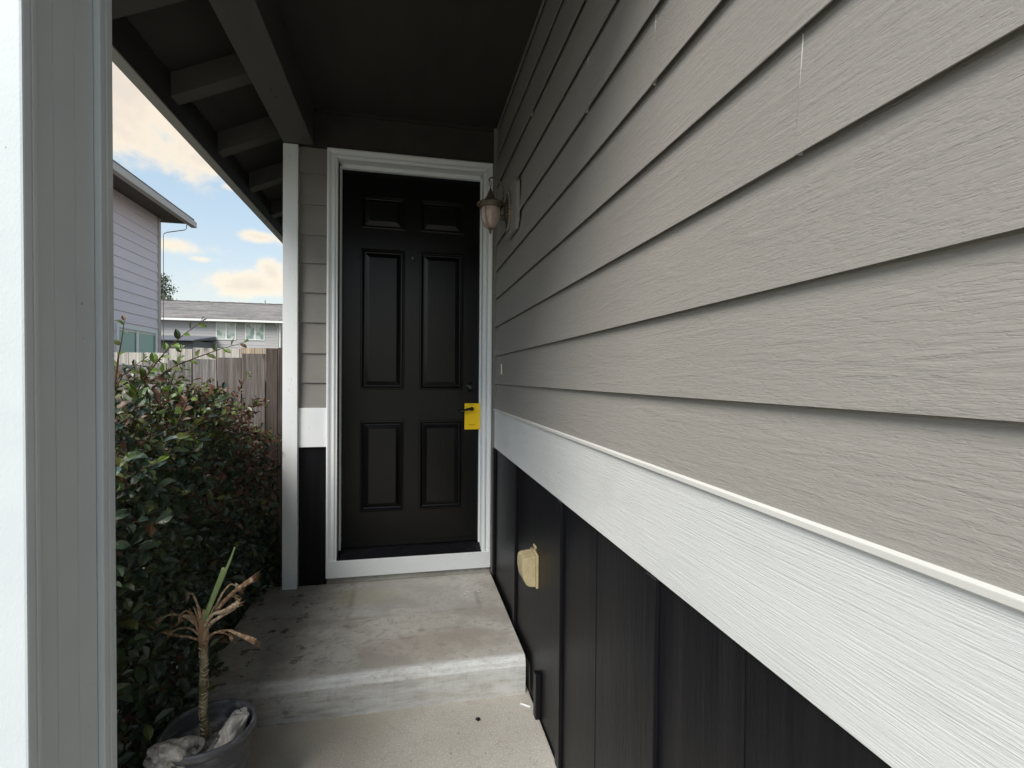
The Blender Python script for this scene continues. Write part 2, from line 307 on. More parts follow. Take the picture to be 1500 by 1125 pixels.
def leafm(name, c, rough=.40):
    def ex(a, cc): # undersides are paler
        g = a['n'].new('ShaderNodeNewGeometry'); a['b'].inputs['Subsurface Weight'].default_value = 0
        return a['mixc'](g.outputs['Backfacing'], cc, (min(1, c[0]*1.5+.02), min(1, c[1]*1.35+.02), c[2]*1.3+.012))
    return mat(name, c, rough, .55, var=[((9, 9, 9), pv(c, .6), .35, .65), ((40, 40, 40), pv(c, 1.4), .5, .75)], extra=ex)
leaf_mats = [leafm('deep_green_leaf', (.030, .056, .030)), leafm('green_leaf', (.052, .088, .034)), leafm('teal_green_leaf', (.050, .082, .066), .32),
             leafm('olive_leaf', (.105, .122, .036)), leafm('russet_leaf', (.125, .066, .040), .45), leafm('fresh_green_leaf', (.090, .150, .020), .4), m_twig]
m_conif = leafm('far_tree_leaf', (.045, .065, .03), .6)

# ------------------------------------------------------------------ setting
g = MB().box(-400, 400, -300, 700, -1.9, -1.56).build('ground', m_ground); tag(g, kind='structure')
o = MB().box(-.95, .565, -.9, 2.35, -1.62, -1.47).build('walkway', m_walk, bevel=.006); tag(o, kind='structure')
o = box('driveway', -7, .565, -14, -.91, -1.62, -1.485, m_walk); tag(o, kind='structure')  # unseen concrete, made larger to bounce light towards the porch
def soil():
    mb = MB(); nx, ny = 26, 40
    P = [[(-3.4 + i*(2.45/nx), .4 + j*(3.6/ny), -1.49 + .035*sin(i*1.7+j*.6)*cos(j*.9) + R.uniform(-.012, .012)) for j in range(ny+1)] for i in range(nx+1)]
    for i in range(nx):
        for j in range(ny): mb.face((P[i][j], P[i+1][j], P[i+1][j+1], P[i][j+1]))
    return mb.build('soil_bed', m_soil, smooth=True)
tag(soil(), kind='structure')
# landing slab with rounded nosing
mb = MB(); prof = [(2.2225, -1.50), (2.2205, -1.338)]
for k in range(7):
    a = k/6*pi/2; prof.append((2.225 + .028*(1-cos(a)) - .005*(k > 3), -1.297 - .028*(1-sin(a))))
prof += [(3.262, -1.297), (3.262, -1.50)]
xs = [-.865 + 1.411*i/24 for i in range(25)]
for i in range(24): mb.prism(prof, xs[i], xs[i+1], 'x') if False else None
RN = random.Random(3); NX = 120; xs = [-.865 + 1.411*i/NX for i in range(NX+1)]; rows = []
for x in xs:
    w1 = mnoise.noise(Vector((x*9, 0, 0)))*.003 + mnoise.noise(Vector((x*45, 3, 0)))*.0022
    w2 = mnoise.noise(Vector((x*30, 7, 0)))*.002
    rows.append([(x, y + (w1 if 0 < q < 5 else w2 if q == 5 else 0), z - (w1*.8 if 2 < q < 6 else 0)) for q, (y, z) in enumerate(prof)])
for i in range(NX):
    for q in range(len(prof)):
        q2 = (q+1) % len(prof); mb.face((rows[i][q], rows[i][q2], rows[i+1][q2], rows[i+1][q]))
mb.face(rows[0]); mb.face(list(reversed(rows[-1])))
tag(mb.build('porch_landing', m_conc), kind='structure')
tag(box('foundation_lip', -.485, .545, 3.243, 3.30, -1.2965, -1.252, m_conc, bevel=.004), kind='structure')

# ------------------------------------------------------------------ house
house = empty('house', (0, 3.3, -1.5), 'grey lap sided house with white trim, black skirting and covered front entry', 'house')
HP = Matrix.Translation((0, -3.3, 1.5))
def part(o, parent=house):
    o.parent = parent
    if parent is house: o.matrix_parent_inverse = HP
    return o
def hbox(name, *a, bevel=0, parent=house):
    return part(box(name, *a, bevel=bevel), parent)
side = hbox('side_wall', .580, .72, -2.6, 3.36, -1.6, 1.98, m_sid)
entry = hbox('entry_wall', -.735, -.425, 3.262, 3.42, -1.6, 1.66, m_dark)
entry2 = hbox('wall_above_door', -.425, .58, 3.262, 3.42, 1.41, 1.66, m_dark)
hbox('house_body', .725, 8.6, -2.59, 10.0, -1.6, 1.9, m_sid)
hbox('west_wall', -.735, .7, 3.425, 10.0, -1.6, 1.42, m_sid)
zs = [-.205, -.037, .145, .335, .519, .700, .872, 1.058, 1.250, 1.432, 1.614, 1.80, 1.97]
def lap(name, y0, y1, z0, z1, parent, lip=.564, t=.011, dx=0):
    prof = [(lip+dx, z0), (lip+dx+.0035, z0-.0), (lip+t+dx, z0+.0), (.579, z0+.001), (.579, z1+.004), (lip+t-.001+dx, z1+.004)]
    prof = [(lip-.0015+dx, z0), (lip+.0012+dx, z0), (lip+.0028+dx, z0+.030), (.5788, z0+.034), (.5795, z0+.034), (.5795, z1+.031), (lip+.0140, z1+.031), (lip+.0118, z1+.002)]
    return MB().prism(prof, y0, y1, 'y').build(name, m_sid, parent)
joints = {3: [.637], 4: [-1.2], 5: [1.09], 6: [1.546], 7: [-.4], 8: [2.3, -1.6], 2: [-.9], 1: [-.15], 0: [-1.6], 9: [.9], 10: [-.2], 11: [1.2]}
for i in range(12):
    ys = [3.2135] + sorted(joints[i], reverse=True) + [-2.595]
    for k in range(len(ys)-1):
        lap('siding_plank', ys[k+1] + (.0008 if k < len(ys)-2 else 0), ys[k] - (.0008 if k else 0), zs[i], zs[i+1], side, dx=(0 if k % 2 == 0 else -.0012))
for i, js in joints.items():                       # painted-over caulk bead in each butt joint
    for j in js:
        MB().prism([(.5655, zs[i]+.002), (.5775, zs[i]+.002), (.5775, zs[i+1]-.002), (.5742, zs[i+1]-.002)], j-.0007, j+.0007, 'y').build('caulk_bead', m_caulk, side)
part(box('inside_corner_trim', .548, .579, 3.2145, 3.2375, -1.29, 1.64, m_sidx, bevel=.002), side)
# belly band and its cap
part(box('band_board', .5635, .5795, -2.59, 3.2135, -.458, -.2125, m_band, bevel=.0015), side)
MB().prism([(.5560, -.2118), (.5560, -.2020), (.5650, -.1985), (.5795, -.1985), (.5795, -.2118)], -2.59, 3.2135, 'y').build('drip_cap', m_cap, side, bevel=.0012)
# skirting: black panels, battens, one proud short foot block
bat = [2.575, 1.79, 1.08, .37, -.34, -1.05, -1.76, -2.47]
edges = [3.2135] + bat
for k in range(len(bat)):
    y1 = edges[k]; y0 = edges[k+1]
    z0 = -1.345 if y1 > 2.3 else -1.50
    if k == 1:
        MB().prism([(2.235, -1.345), (2.225, -1.50), (y0, -1.50), (y0, -.459), (y1-.001, -.459), (y1-.001, -1.345)], .570, .5795, 'x').build('skirt_panel', m_black, side)
    else: part(box('skirt_panel', .570, .5795, y0, y1-.001, z0, -.459, m_black), side)
for y in bat:
    part(box('batten', .556, .5695, y-.048, y+.0, -1.335 if y > 2.3 else -1.465, -.4595, m_black, bevel=.0025), side)
part(box('batten', .5515, .5695, 3.165, 3.2130, -1.29, -.4595, m_black, bevel=.0025), side)
# panel grooves are narrow raised ridges of the sheet siding
for y in (1.42, .74): part(box('sheet_joint', .5688, .5699, y-.0015, y+.0015, -1.34 if y > 2.24 else -1.46, -.4598, m_black), side)
part(box('skirt_end_block', .545, .5685, 2.035, 2.075, -1.468, -1.275, m_black, bevel=.003), side)
# entry wall: siding left of the door, band, skirting, corner board
for i in range(1, 9):
    z0, z1 = zs[i], min(zs[i+1], 1.405)
    if i == 8: z1 = 1.405
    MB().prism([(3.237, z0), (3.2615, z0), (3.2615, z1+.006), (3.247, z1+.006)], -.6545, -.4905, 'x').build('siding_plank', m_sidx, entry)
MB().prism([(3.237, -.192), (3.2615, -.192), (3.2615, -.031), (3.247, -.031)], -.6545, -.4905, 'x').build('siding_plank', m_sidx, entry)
part(box('band_board', -.6545, -.4905, 3.228, 3.2615, -.4340, -.1925, m_white, bevel=.001), entry)
part(box('skirt_panel', -.6545, -.4905, 3.244, 3.2615, -1.30, -.4345, m_black), entry)
part(box('corner_board', -.740, -.655, 3.205, 3.2615, -1.312, 1.405, m_white, bevel=.0025), entry)
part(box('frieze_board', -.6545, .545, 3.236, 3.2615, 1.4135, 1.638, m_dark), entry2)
# door frame: moulded casing swept round the opening
frame = part(MB().box(-.485, .54, 3.2625, 3.30, 1.360, 1.405).build('door_frame', m_white))
prof = [(0, 3.262), (0, 3.226), (.007, 3.221), (.016, 3.221), (.020, 3.228), (.031, 3.222), (.038, 3.216), (.046, 3.214), (.052, 3.217), (.052, 3.262)]
def casing():
    pr = prof[:-1] + [prof[-1]]
    paths = [((-.4380, -1.145), (-1, 0), 'v'), ((-.4380, 1.358), (-1, 1), 'c'), ((.4920, 1.358), (1, 1), 'c'), ((.4920, -1.145), (1, 0), 'v')]
    segs = []
    for a, b in ((0, 1), (1, 2), (2, 3)):
        mb = MB(); n = len(pr); rows = []
        for idx in (a, b):
            (x, z), (dx, dz), _ = paths[idx]
            rows.append([(x + dx*o, y, z + dz*o) for o, y in pr])
        for i in range(n):
            j = (i+1) % n; mb.face((rows[0][i], rows[0][j], rows[1][j], rows[1][i]))
        mb.face(rows[0]); mb.face(list(reversed(rows[1])))
        segs.append(mb.build('casing', m_white, frame))
    return segs
casing()
part(box('jamb', -.452, -.428, 3.2275, 3.42, -1.145, 1.350, m_white, bevel=.001), frame)
part(box('jamb', .482, .506, 3.2275, 3.42, -1.145, 1.350, m_white, bevel=.001), frame)
part(box('jamb', -.4275, .4815, 3.2275, 3.42, 1.3505, 1.372, m_white, bevel=.001), frame)
part(box('door_stop', -.4278, -.4135, 3.302, 3.329, -1.11, 1.3395, m_white, bevel=.001), frame)
part(box('door_stop', .4735, .4818, 3.302, 3.329, -1.11, 1.3395, m_white, bevel=.001), frame)
part(box('door_stop', -.4130, .4730, 3.302, 3.329, 1.326, 1.3502, m_white, bevel=.001), frame)
part(box('sill_board', -.490, .5435, 3.214, 3.2610, -1.252, -1.1455, m_white, bevel=.002), frame)
MB().prism([(3.2625, -1.252), (3.2165, -1.1440), (3.2165, -1.1400), (3.290, -1.112), (3.320, -1.108), (3.41, -1.108), (3.41, -1.252)], -.4275, .4815, 'x').build('threshold', m_black, frame, bevel=.0015)
# door
YS = 3.3305
px = [-.425, -.300, -.020, .075, .365, .480]
pz = [-1.104, -.878, -.283, -.080, .833, .962, 1.180, 1.345]
mb = MB()
mb.box(px[0], px[1], YS, YS+.044, pz[0], pz[7]); mb.box(px[2], px[3], YS, YS+.044, pz[0], pz[7]); mb.box(px[4], px[5], YS, YS+.044, pz[0], pz[7])
for a, b in ((0, 1), (2, 3), (4, 5), (6, 7)):
    for c, d in ((1, 2), (3, 4)): mb.box(px[c], px[d], YS+.0003, YS+.044, pz[a], pz[b])
door = part(mb.build('front_door', m_door, recalc=True)); tag(door, 'black painted six panel front door')
def dpanel(x0, x1, z0, z1):
    rings = [(0, YS), (.004, YS-.004), (.010, YS-.0045), (.015, YS+.001), (.019, YS+.012), (.025, YS+.0135), (.030, YS+.0125), (.054, YS+.0015), (.057, YS+.0015)]
    mb = MB(); prev = None
    for ins, y in rings:
        r = [(x0+ins, y, z0+ins), (x1-ins, y, z0+ins), (x1-ins, y, z1-ins), (x0+ins, y, z1-ins)]
        if prev:
            for k in range(4): mb.face((prev[k], prev[(k+1) % 4], r[(k+1) % 4], r[k]))
        prev = r
    mb.face(prev); return mb.build('door_panel', m_door, door)
for a, b in ((1, 2), (3, 4), (5, 6)):
    for c, d in ((1, 2), (3, 4)): dpanel(px[c], px[d], pz[a], pz[b])
part(box('door_sweep', -.420, .476, YS-.006, YS-.0008, -1.103, -1.075, m_door, bevel=.001), door)
def ydisc(mb, cx, cz, prof, seg=24, sx=1, sz=1):
    b = len(mb.v); n = len(prof)
    for r, y in prof:
        for k in range(seg):
            t = 2*pi*k/seg; mb.v.append((cx + r*cos(t)*sx, y, cz + r*sin(t)*sz))
    for i in range(n-1):
        for k in range(seg):
            k2 = (k+1) % seg; mb.f.append((b+i*seg+k, b+i*seg+k2, b+(i+1)*seg+k2, b+(i+1)*seg+k)); mb.m.append(0)
    mb.f.append(tuple(b+(n-1)*seg+k for k in range(seg))); mb.m.append(0)
    return mb
db = ydisc(MB(), .417, -.062, [(.031, YS), (.031, YS-.006), (.027, YS-.010), (.022, YS-.012), (.021, YS-.024), (.016, YS-.027), (.002, YS-.027)]).build('deadbolt', m_blackmetal, door, smooth=True)
part(box('keyway', .4155, .4185, YS-.0285, YS-.0272, -.071, -.053, m_bronze), db)
lev = ydisc(MB(), .424, -.208, [(.026, YS), (.026, YS-.006), (.020, YS-.010), (.011, YS-.012), (.010, YS-.046)])
lev.tube([(.424, YS-.044, -.208), (.405, YS-.050, -.207), (.385, YS-.052, -.211), (.358, YS-.050, -.220), (.335, YS-.048, -.226)], [.010, .009, .008, .0065, .004], 10)
lev.build('door_lever', m_blackmetal, door, smooth=True)
ydisc(MB(), .030, .785, [(.018, YS), (.018, YS-.006), (.014, YS-.009), (.008, YS-.007), (.001, YS-.007)], sx=.62, sz=1.25).build('peephole', m_blackmetal, door, smooth=True)
ydisc(MB(), .030, .785, [(.0055, YS-.0072), (.0055, YS-.0095), (.003, YS-.0105), (.001, YS-.0106)]).build('peephole_lens', m_rope, door, smooth=True)

# porch roof, beam and eaves
roof = part(MB().prism([(-1.205, 1.475), (-1.205, 1.50), (4.6, 4.14), (4.6, 4.09)], .70, 10.6, 'y').build('porch_roof', m_roof))
SL = .455
MB().prism([(-1.150, 1.497-.006), (-1.150, 1.508-.022), (.10, 1.508-.022+.5688), (.10, 2.07)], .72, 10.4, 'y').build('roof_sheathing', m_dark, roof)
main_roof = part(MB().prism([(.10, 2.05), (.10, 2.09), (4.6, 4.135), (9.2, 2.04), (9.2, 2.0), (4.6, 4.085)], -2.9, .699, 'y').build('main_roof', m_roof))
part(MB().prism([(4.601, 4.09), (4.601, 4.14), (9.2, 2.04), (9.2, 2.0)], .70, 10.6, 'y').build('rear_roof', m_roof))
part(MB().prism([(.725, 1.902), (8.6, 1.902), (8.6, 2.25), (4.6, 4.06), (.725, 2.30)], -2.58, -2.5, 'y').build('gable_wall', m_sid))
part(box('fascia_board', -1.205, -1.150, .70, 10.6, 1.300, 1.4740, m_fascia, bevel=.002), roof)
part(box('sub_fascia', -1.1495, -1.1455, .72, 10.4, 1.306, 1.4740, m_dark), roof)
part(box('fascia_board', .060, .0985, -2.9, .699, 1.93, 2.085, m_fascia), main_roof)
part(box('soffit', .10, .579, -2.9, .699, 1.975, 1.985, m_dark), main_roof)
for k in range(-1, 12):
    y = 2.17 + .608*k
    if y < .78: continue
    def zb(x): return 1.372 + SL*(x + 1.145)
    prof = [(-1.145, zb(-1.145)), (-.62, zb(-.62)), (-.62, zb(-.62)+.118), (-1.145, zb(-1.145)+.118)]
    if y > 3.2: prof[1] = (-.745, zb(-.745)); prof[2] = (-.745, zb(-.745)+.118)
    MB().prism(prof, y-.044, y+.044, 'y').build('rafter', m_beam, roof, bevel=.002)
beam = hbox('porch_beam', -.738, -.566, .68, 3.2040, 1.408, 1.66, m_beam, bevel=.004)
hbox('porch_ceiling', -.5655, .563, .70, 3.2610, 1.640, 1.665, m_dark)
hbox('ceiling_trim', -.5645, .5625, 3.2175, 3.2355, 1.622, 1.6395, m_dark)
hbox('porch_header', -.5655, .5625, .70, .74, 1.41, 1.6395, m_beam)
# hook under the beam
MB().tube([(-.66, 2.62, 1.408), (-.66, 2.62, 1.385), (-.655, 2.625, 1.372), (-.645, 2.63, 1.368), (-.636, 2.632, 1.376)], .0022, 6).build('screw_hook', m_bronze, beam, smooth=True)

# porch column
colE = part(bpy.data.objects.new('porch_column', MB().box(-.832, -.614, .958, 1.161, -1.47, 1.407).build('tmp', m_col).data)); C.objects.link(colE)
bpy.data.objects.remove(bpy.data.objects['tmp'])
tag(colE, 'square white boxed porch column with grooved inset sides')
def cb(name, *a, bevel=.0015): return part(box(name, *a, bevel=bevel), colE)
cb('corner_board', -.846, -.600, .936, .9575, -1.47, 1.407, m_col, bevel=.004)         # front board, its edge forms the near trim
cb('corner_board', -.6135, -.600, .9580, .968, -1.47, 1.407, m_col)
cb('corner_board', -.6135, -.600, 1.141, 1.1605, -1.47, 1.407, m_col, bevel=.003)
cb('corner_board', -.846, -.5995, 1.1615, 1.183, -1.47, 1.407, m_col, bevel=.002)
for y0, y1 in ((.9690, 1.0255), (1.0270, 1.0835), (1.0850, 1.1400)): cb('panel_strip', -.6135, -.6118, y0, y1, -1.47, 1.407, m_col, bevel=.0006)
colE.rotation_euler = (0, 0, 0)
# slight lean of the column out of plumb
colE.matrix_parent_inverse = HP @ Matrix.Rotation(-.0050, 4, 'Y')

# ------------------------------------------------------------------ wall lantern
lan = empty('wall_lantern', (.44, 2.69, .79), 'aged bronze hanging wall lantern with ribbed amber glass beside the front door', 'lantern')
LI = Matrix.Translation((-.44, -2.69, -.79))
def lp(o, parent=lan):
    o.parent = parent
    if parent is lan: o.matrix_parent_inverse = LI
    return o
oct_ = [(2.50, .83), (2.53, .785), (2.75, .785), (2.78, .83), (2.78, 1.02), (2.75, 1.05), (2.53, 1.05), (2.50, 1.02)]
lp(MB().prism([(y, z) for y, z in oct_], .5450, .5635, 'x').build('mounting_block', m_sid, bevel=.002))
def xdisc(mb, cy, cz, prof, seg=28, sy=1, sz=1):
    b = len(mb.v); n = len(prof)
    for r, x in prof:
        for k in range(seg):
            t = 2*pi*k/seg; mb.v.append((x, cy + r*cos(t)*sy, cz + r*sin(t)*sz))
    for i in range(n-1):
        for k in range(seg):
            k2 = (k+1) % seg; mb.f.append((b+i*seg+k, b+i*seg+k2, b+(i+1)*seg+k2, b+(i+1)*seg+k)); mb.m.append(0)
    mb.f.append(tuple(b+(n-1)*seg+k for k in range(seg))); mb.m.append(0)
    return mb
plate = lp(xdisc(MB(), 2.69, .925, [(.062, .545), (.062, .538), (.055, .532), (.040, .528), (.030, .520), (.012, .516), (.001, .516)], sz=1.75).build('back_plate', m_bronze, smooth=True))
rp = MB()
for k in range(40):
    t = 2*pi*k/40; cy, cz = 2.69+.060*cos(t), .925+.060*1.75*sin(t)
    a = Vector((0, -sin(t), 1.75*cos(t))).normalized()
    rp.tube([Vector((.541, cy, cz)) - a*.0065, Vector((.534, cy, cz)), Vector((.541, cy, cz)) + a*.0065], [.002, .0048, .002], 6)
rp.build('rope_border', m_rope, plate, smooth=True)
arm = MB()
pts = [(.518, 2.69, .905), (.500, 2.69, .898), (.488, 2.69, .915), (.500, 2.69, .95), (.512, 2.69, 1.00), (.508, 2.69, 1.05), (.488, 2.69, 1.088), (.460, 2.69, 1.103), (.440, 2.69, 1.100), (.431, 2.69, 1.088), (.437, 2.69, 1.078), (.444, 2.69, 1.082)]
arm.tube(pts, [.006, .006, .006, .006, .006, .0055, .0055, .005, .005, .0045, .004, .003], 8)
arm.tube([(.517, 2.69, .88), (.505, 2.69, .872), (.498, 2.69, .882), (.503, 2.69, .892), (.510, 2.69, .888)], .004, 8)
lp(arm.build('scroll_arm', m_bronze, smooth=True))
for k in range(3):
    cz = 1.067 - k*.019; rr = []
    for q in range(9):
        t = 2*pi*q/8; a_, b_ = .0055*cos(t), .012*sin(t)
        rr.append((.4405 + (a_ if k % 2 == 0 else 0), 2.69 + (0 if k % 2 == 0 else a_), cz + b_))
    lp(MB().tube(rr, .0018, 6, cap=False).build('chain_link', m_bronze, smooth=True))
lp(MB().lathe([(.001, .070), (.006, .068), (.008, .058), (.013, .050), (.016, .040), (.020, .028), (.030, .012), (.036, .004), (.058, -.004), (.072, -.012), (.075, -.018), (.072, -.024), (.062, -.026), (.064, -.032), (.060, -.038), (.052, -.040)], .4405, 2.69, .972, 28).build('lantern_cap', m_bronze, smooth=True))
for k in range(8):
    t = 2*pi*(k+.5)/8; lp(MB().lathe([(.001, .005), (.004, .003), (.005, 0), (.004, -.003), (.001, -.005)], .4405+.073*cos(t), 2.69+.073*sin(t), .953, 8).build('cap_bead', m_bronze, smooth=True))
gl = [(.050, -.040), (.053, -.055), (.053, -.075), (.050, -.095), (.043, -.115), (.033, -.132), (.020, -.144), (.006, -.150), (.001, -.151)]
lp(MB().lathe(gl, .4405, 2.69, .972, 64, wob=lambda t, i: 1+.022*sin(16*t+i*.5)).build('glass_globe', m_lamp, smooth=True))
for k in range(4):
    t = 2*pi*k/4 + .9; st = [(.4405 + (r+.004)*cos(t), 2.69 + (r+.004)*sin(t), .972+z) for r, z in gl[:-1]]
    lp(MB().tube(st, .0026, 6).build('globe_strap', m_rope, smooth=True))
lp(MB().lathe([(.001, -.146), (.010, -.148), (.013, -.153), (.009, -.158), (.005, -.162), (.007, -.167), (.007, -.171), (.003, -.176), (.001, -.182)], .4405, 2.69, .972, 16).build('finial', m_bronze, smooth=True))

# ------------------------------------------------------------------ small things
vent = empty('vent_hood', (.57, 2.14, -.93), 'beige plastic vent hood mounted on the black skirting beside the steps', 'vent hood')
VI = Matrix.Translation((-.57, -2.14, .93))
v1 = MB().prism([(2.091, -.926), (2.205, -.926), (2.205, -.781), (2.150, -.772), (2.091, -.781)], .5585, .5690, 'x').build('flange', m_beige, bevel=.002); v1.parent = vent; v1.matrix_parent_inverse = VI
body = [(.5580, -.785), (.512, -.790), (.500, -.797), (.496, -.815), (.497, -.850), (.503, -.885), (.515, -.908), (.530, -.918), (.5580, -.920)]
v2 = MB().prism(body, 2.096, 2.200, 'y').build('hood', m_beige, bevel=.004); v2.parent = vent; v2.matrix_parent_inverse = VI
v3 = box('tab', .5615, .5685, 2.125, 2.165, -.7645, -.750, m_beige, bevel=.002); v3.parent = vent; v3.matrix_parent_inverse = VI
card = empty('door_hanger', (.428, 3.29, -.345), 'yellow card hanging from the black door lever', 'door hanger')
CI = Matrix.Translation((-.428, -3.29, .345))
def hang():
    mb = MB(); x0, x1, z0, z1, y = .375, .478, -.345, -.170, 3.2985; cx, cz, r = .424, -.207, .014
    outer = []; inner = []
    for k in range(24):
        t = 2*pi*k/24; dx, dz = cos(t), sin(t); inner.append((cx+r*dx, cz+r*dz))
        s = min((x1-cx)/dx if dx > 1e-6 else (x0-cx)/dx if dx < -1e-6 else 9, (z1-cz)/dz if dz > 1e-6 else (z0-cz)/dz if dz < -1e-6 else 9)
        outer.append((cx+s*dx, cz+s*dz))
    for yy in (y, y+.0006):
        for k in range(24):
            j = (k+1) % 24; mb.face([(outer[k][0], yy, outer[k][1]), (outer[j][0], yy, outer[j][1]), (inner[j][0], yy, inner[j][1]), (inner[k][0], yy, inner[k][1])])
    for (xc, zc) in ((x0, z0), (x1, z0), (x0, z1), (x1, z1)):
        best = sorted(range(24), key=lambda k: (outer[k][0]-xc)**2+(outer[k][1]-zc)**2)[:8]
        a = [k for k in best if abs(outer[k][0]-xc) < 1e-5]; b = [k for k in best if abs(outer[k][1]-zc) < 1e-5]
        if a and b and a[0] != b[0]:
            for yy in (y, y+.0006): mb.face([(xc, yy, zc), (outer[a[0]][0], yy, outer[a[0]][1]), (outer[b[0]][0], yy, outer[b[0]][1])])
    o = mb.build('card', m_yellow); o.parent = card; o.matrix_parent_inverse = CI
    t = MB(); x = .404                                                          # tiny illegible print, as dashes
    for w in (.006, .004, .007, .005, .006, .003): t.box(x, x+w, y-.0004, y-.0002, -.317, -.3125); x += w+.0018
    x = .404
    for w in (.002, .006, .003, .005, .004): t.box(x, x+w, y-.0004, y-.0002, -.1795, -.1765); x += w+.004
    t.box(.427, .431, y-.0004, y-.0002, -.328, -.3265)
    o = t.build('printed_text', m_ink); o.parent = card; o.matrix_parent_inverse = CI
hang()
tag(MB().prism([(2.952, .025), (2.988, .025), (2.992, .086), (2.958, .088)], .5655, .5672, 'x').build('tape_strip', m_tape), 'small cream strip of tape stuck on the grey siding near the door', 'tape')
bpy.data.objects['tape_strip'].location.x = -.0035
tag(MB().tube([(.505, 2.150, -1.4655), (.545, 2.118, -1.4655)], .0042, 10).build('cigarette_butt', m_white, smooth=True), 'white cigarette butt on the lower concrete by the black skirting', 'cigarette butt')
tag(MB().lathe([(.001, .007), (.006, .006), (.009, .001), (.006, -.004), (.001, -.006)], .303, 2.085, -1.4645, 9, wob=lambda t, i: 1+.25*sin(2*t+i)).build('pebble', m_black, smooth=True), 'small black pebble on the lower concrete below the step', 'pebble')
db_ = MB()
for k in range(70):
    x, y = R.uniform(-.7, .52), R.uniform(1.2, 3.15); z = -1.297 if y > 2.27 else -1.470
    if 2.15 < y < 2.28: continue
    a = R.uniform(0, 6.28); s = R.uniform(.003, .009)
    db_.face([(x-s*cos(a), y-s*sin(a), z+.0015), (x+s*.3*sin(a), y-s*.3*cos(a), z+.004), (x+s*cos(a), y+s*sin(a), z+.002), (x-s*.3*sin(a), y+s*.3*cos(a), z+.003)])
tag(db_.build('leaf_litter', m_drybr, recalc=False), kind='stuff', label='scattered dry leaf crumbs on the concrete landing and walk', cat='leaf litter')

# ------------------------------------------------------------------ potted plant
pot = empty('plant_pot', (-.640, 1.80, -1.47), 'round grey plastic plant pot standing beside the concrete step', 'plant pot')
PI_ = Matrix.Translation((.640, -1.80, 1.47))
def pp(o, par, inv): o.parent = par; o.matrix_parent_inverse = inv; return o
pp(MB().lathe([(.001, .0), (.100, .0), (.104, .02), (.128, .27), (.130, .275), (.140, .280), (.143, .300), (.138, .308), (.130, .306), (.127, .295), (.122, .24), (.115, .22)], -.640, 1.80, -1.469, 40).build('pot_wall', m_pot, smooth=True), pot, PI_)
sm = MB(); rings = [(.001, .262), (.04, .262), (.08, .256), (.119, .250)]
sm.lathe(rings, -.640, 1.80, -1.469, 28, wob=lambda t, i: 1)
pp(sm.build('potting_soil', m_potsoil, smooth=True), pot, PI_)
def rock(name, loc, sc, rot, seed, label):
    rr = random.Random(seed); bm = bmesh.new(); bmesh.ops.create_icosphere(bm, subdivisions=5, radius=1)
    for v in bm.verts:
        d = v.co.normalized(); k = 1 + .22*sin(3.1*d.x+seed)*cos(4.3*d.y+seed*.7) + .12*sin(9*d.z+5*d.x+seed) 
        for pn in range(5):
            q = Vector((sin(pn*2.1+seed), cos(pn*1.3+seed*2), sin(pn*3.7+seed*3))).normalized(); k = min(k, .86/max(.2, d.dot(q)) if d.dot(q) > .72 else k)
        v.co = d*(k + .10*mnoise.fractal(d*1.8+Vector((seed, 0, 0)), 1.1, 2.0, 4) + .015*mnoise.noise(d*16))
    bmesh.ops.scale(bm, vec=sc, verts=bm.verts)
    me = bpy.data.meshes.new(name); bm.to_mesh(me); bm.free(); me.materials.append(m_rock)
    o = bpy.data.objects.new(name, me); C.objects.link(o); o.location = loc; o.rotation_euler = rot
    tag(o, label, 'rock')
rock('rock', (-.705, 1.700, -1.180), (.070, .050, .052), (.3, .2, .4), 2, 'chunky pale rock at the front of the grey pot')
rock('rock', (-.565, 1.790, -1.180), (.034, .070, .038), (.35, .25, -.25), 5, 'long speckled grey rock against the right rim of the pot')
pl = empty('cane_plant', (-.652, 1.80, -1.21), 'withered cane plant with scarred stem, dry brown leaves and two cut green leaves', 'plant')
QI = Matrix.Translation((.652, -1.80, 1.21))
st = [(-.652, 1.80, -1.215), (-.655, 1.80, -1.12), (-.658, 1.80, -1.03), (-.654, 1.80, -.95), (-.656, 1.80, -.885)]
pp(MB().tube(st, [.0130, .0118, .0124, .0115, .0125], 14).build('stem', m_trunk, smooth=True), pl, QI)
for k in range(21):                                    # leaf scars wrap the stem as raised collars
    z = -1.195 + k*.0148 + .002*sin(k*5); x = -.6555 + .002*sin(z*30); tilt = .0045*sin(k*2.4)
    pts = [(x + .0122*cos(t_), 1.80 + .0122*sin(t_), z + tilt*cos(t_) + .003*sin(3*t_+k)) for t_ in [2*pi*q/12 + k for q in range(13)]]
    pp(MB().tube(pts, [.0008 + .0016*sin(pi*q/12) for q in range(13)], 5, cap=False).build('leaf_scar', m_dryl, smooth=True), pl, QI)
pp(MB().tube([(-.656, 1.80, -.900), (-.657, 1.80, -.86), (-.656, 1.80, -.81), (-.654, 1.80, -.775)], [.0128, .0160, .0150, .006], 12).build('leaf_sheath', m_sheath, smooth=True), pl, QI)
RH0 = random.Random(5)
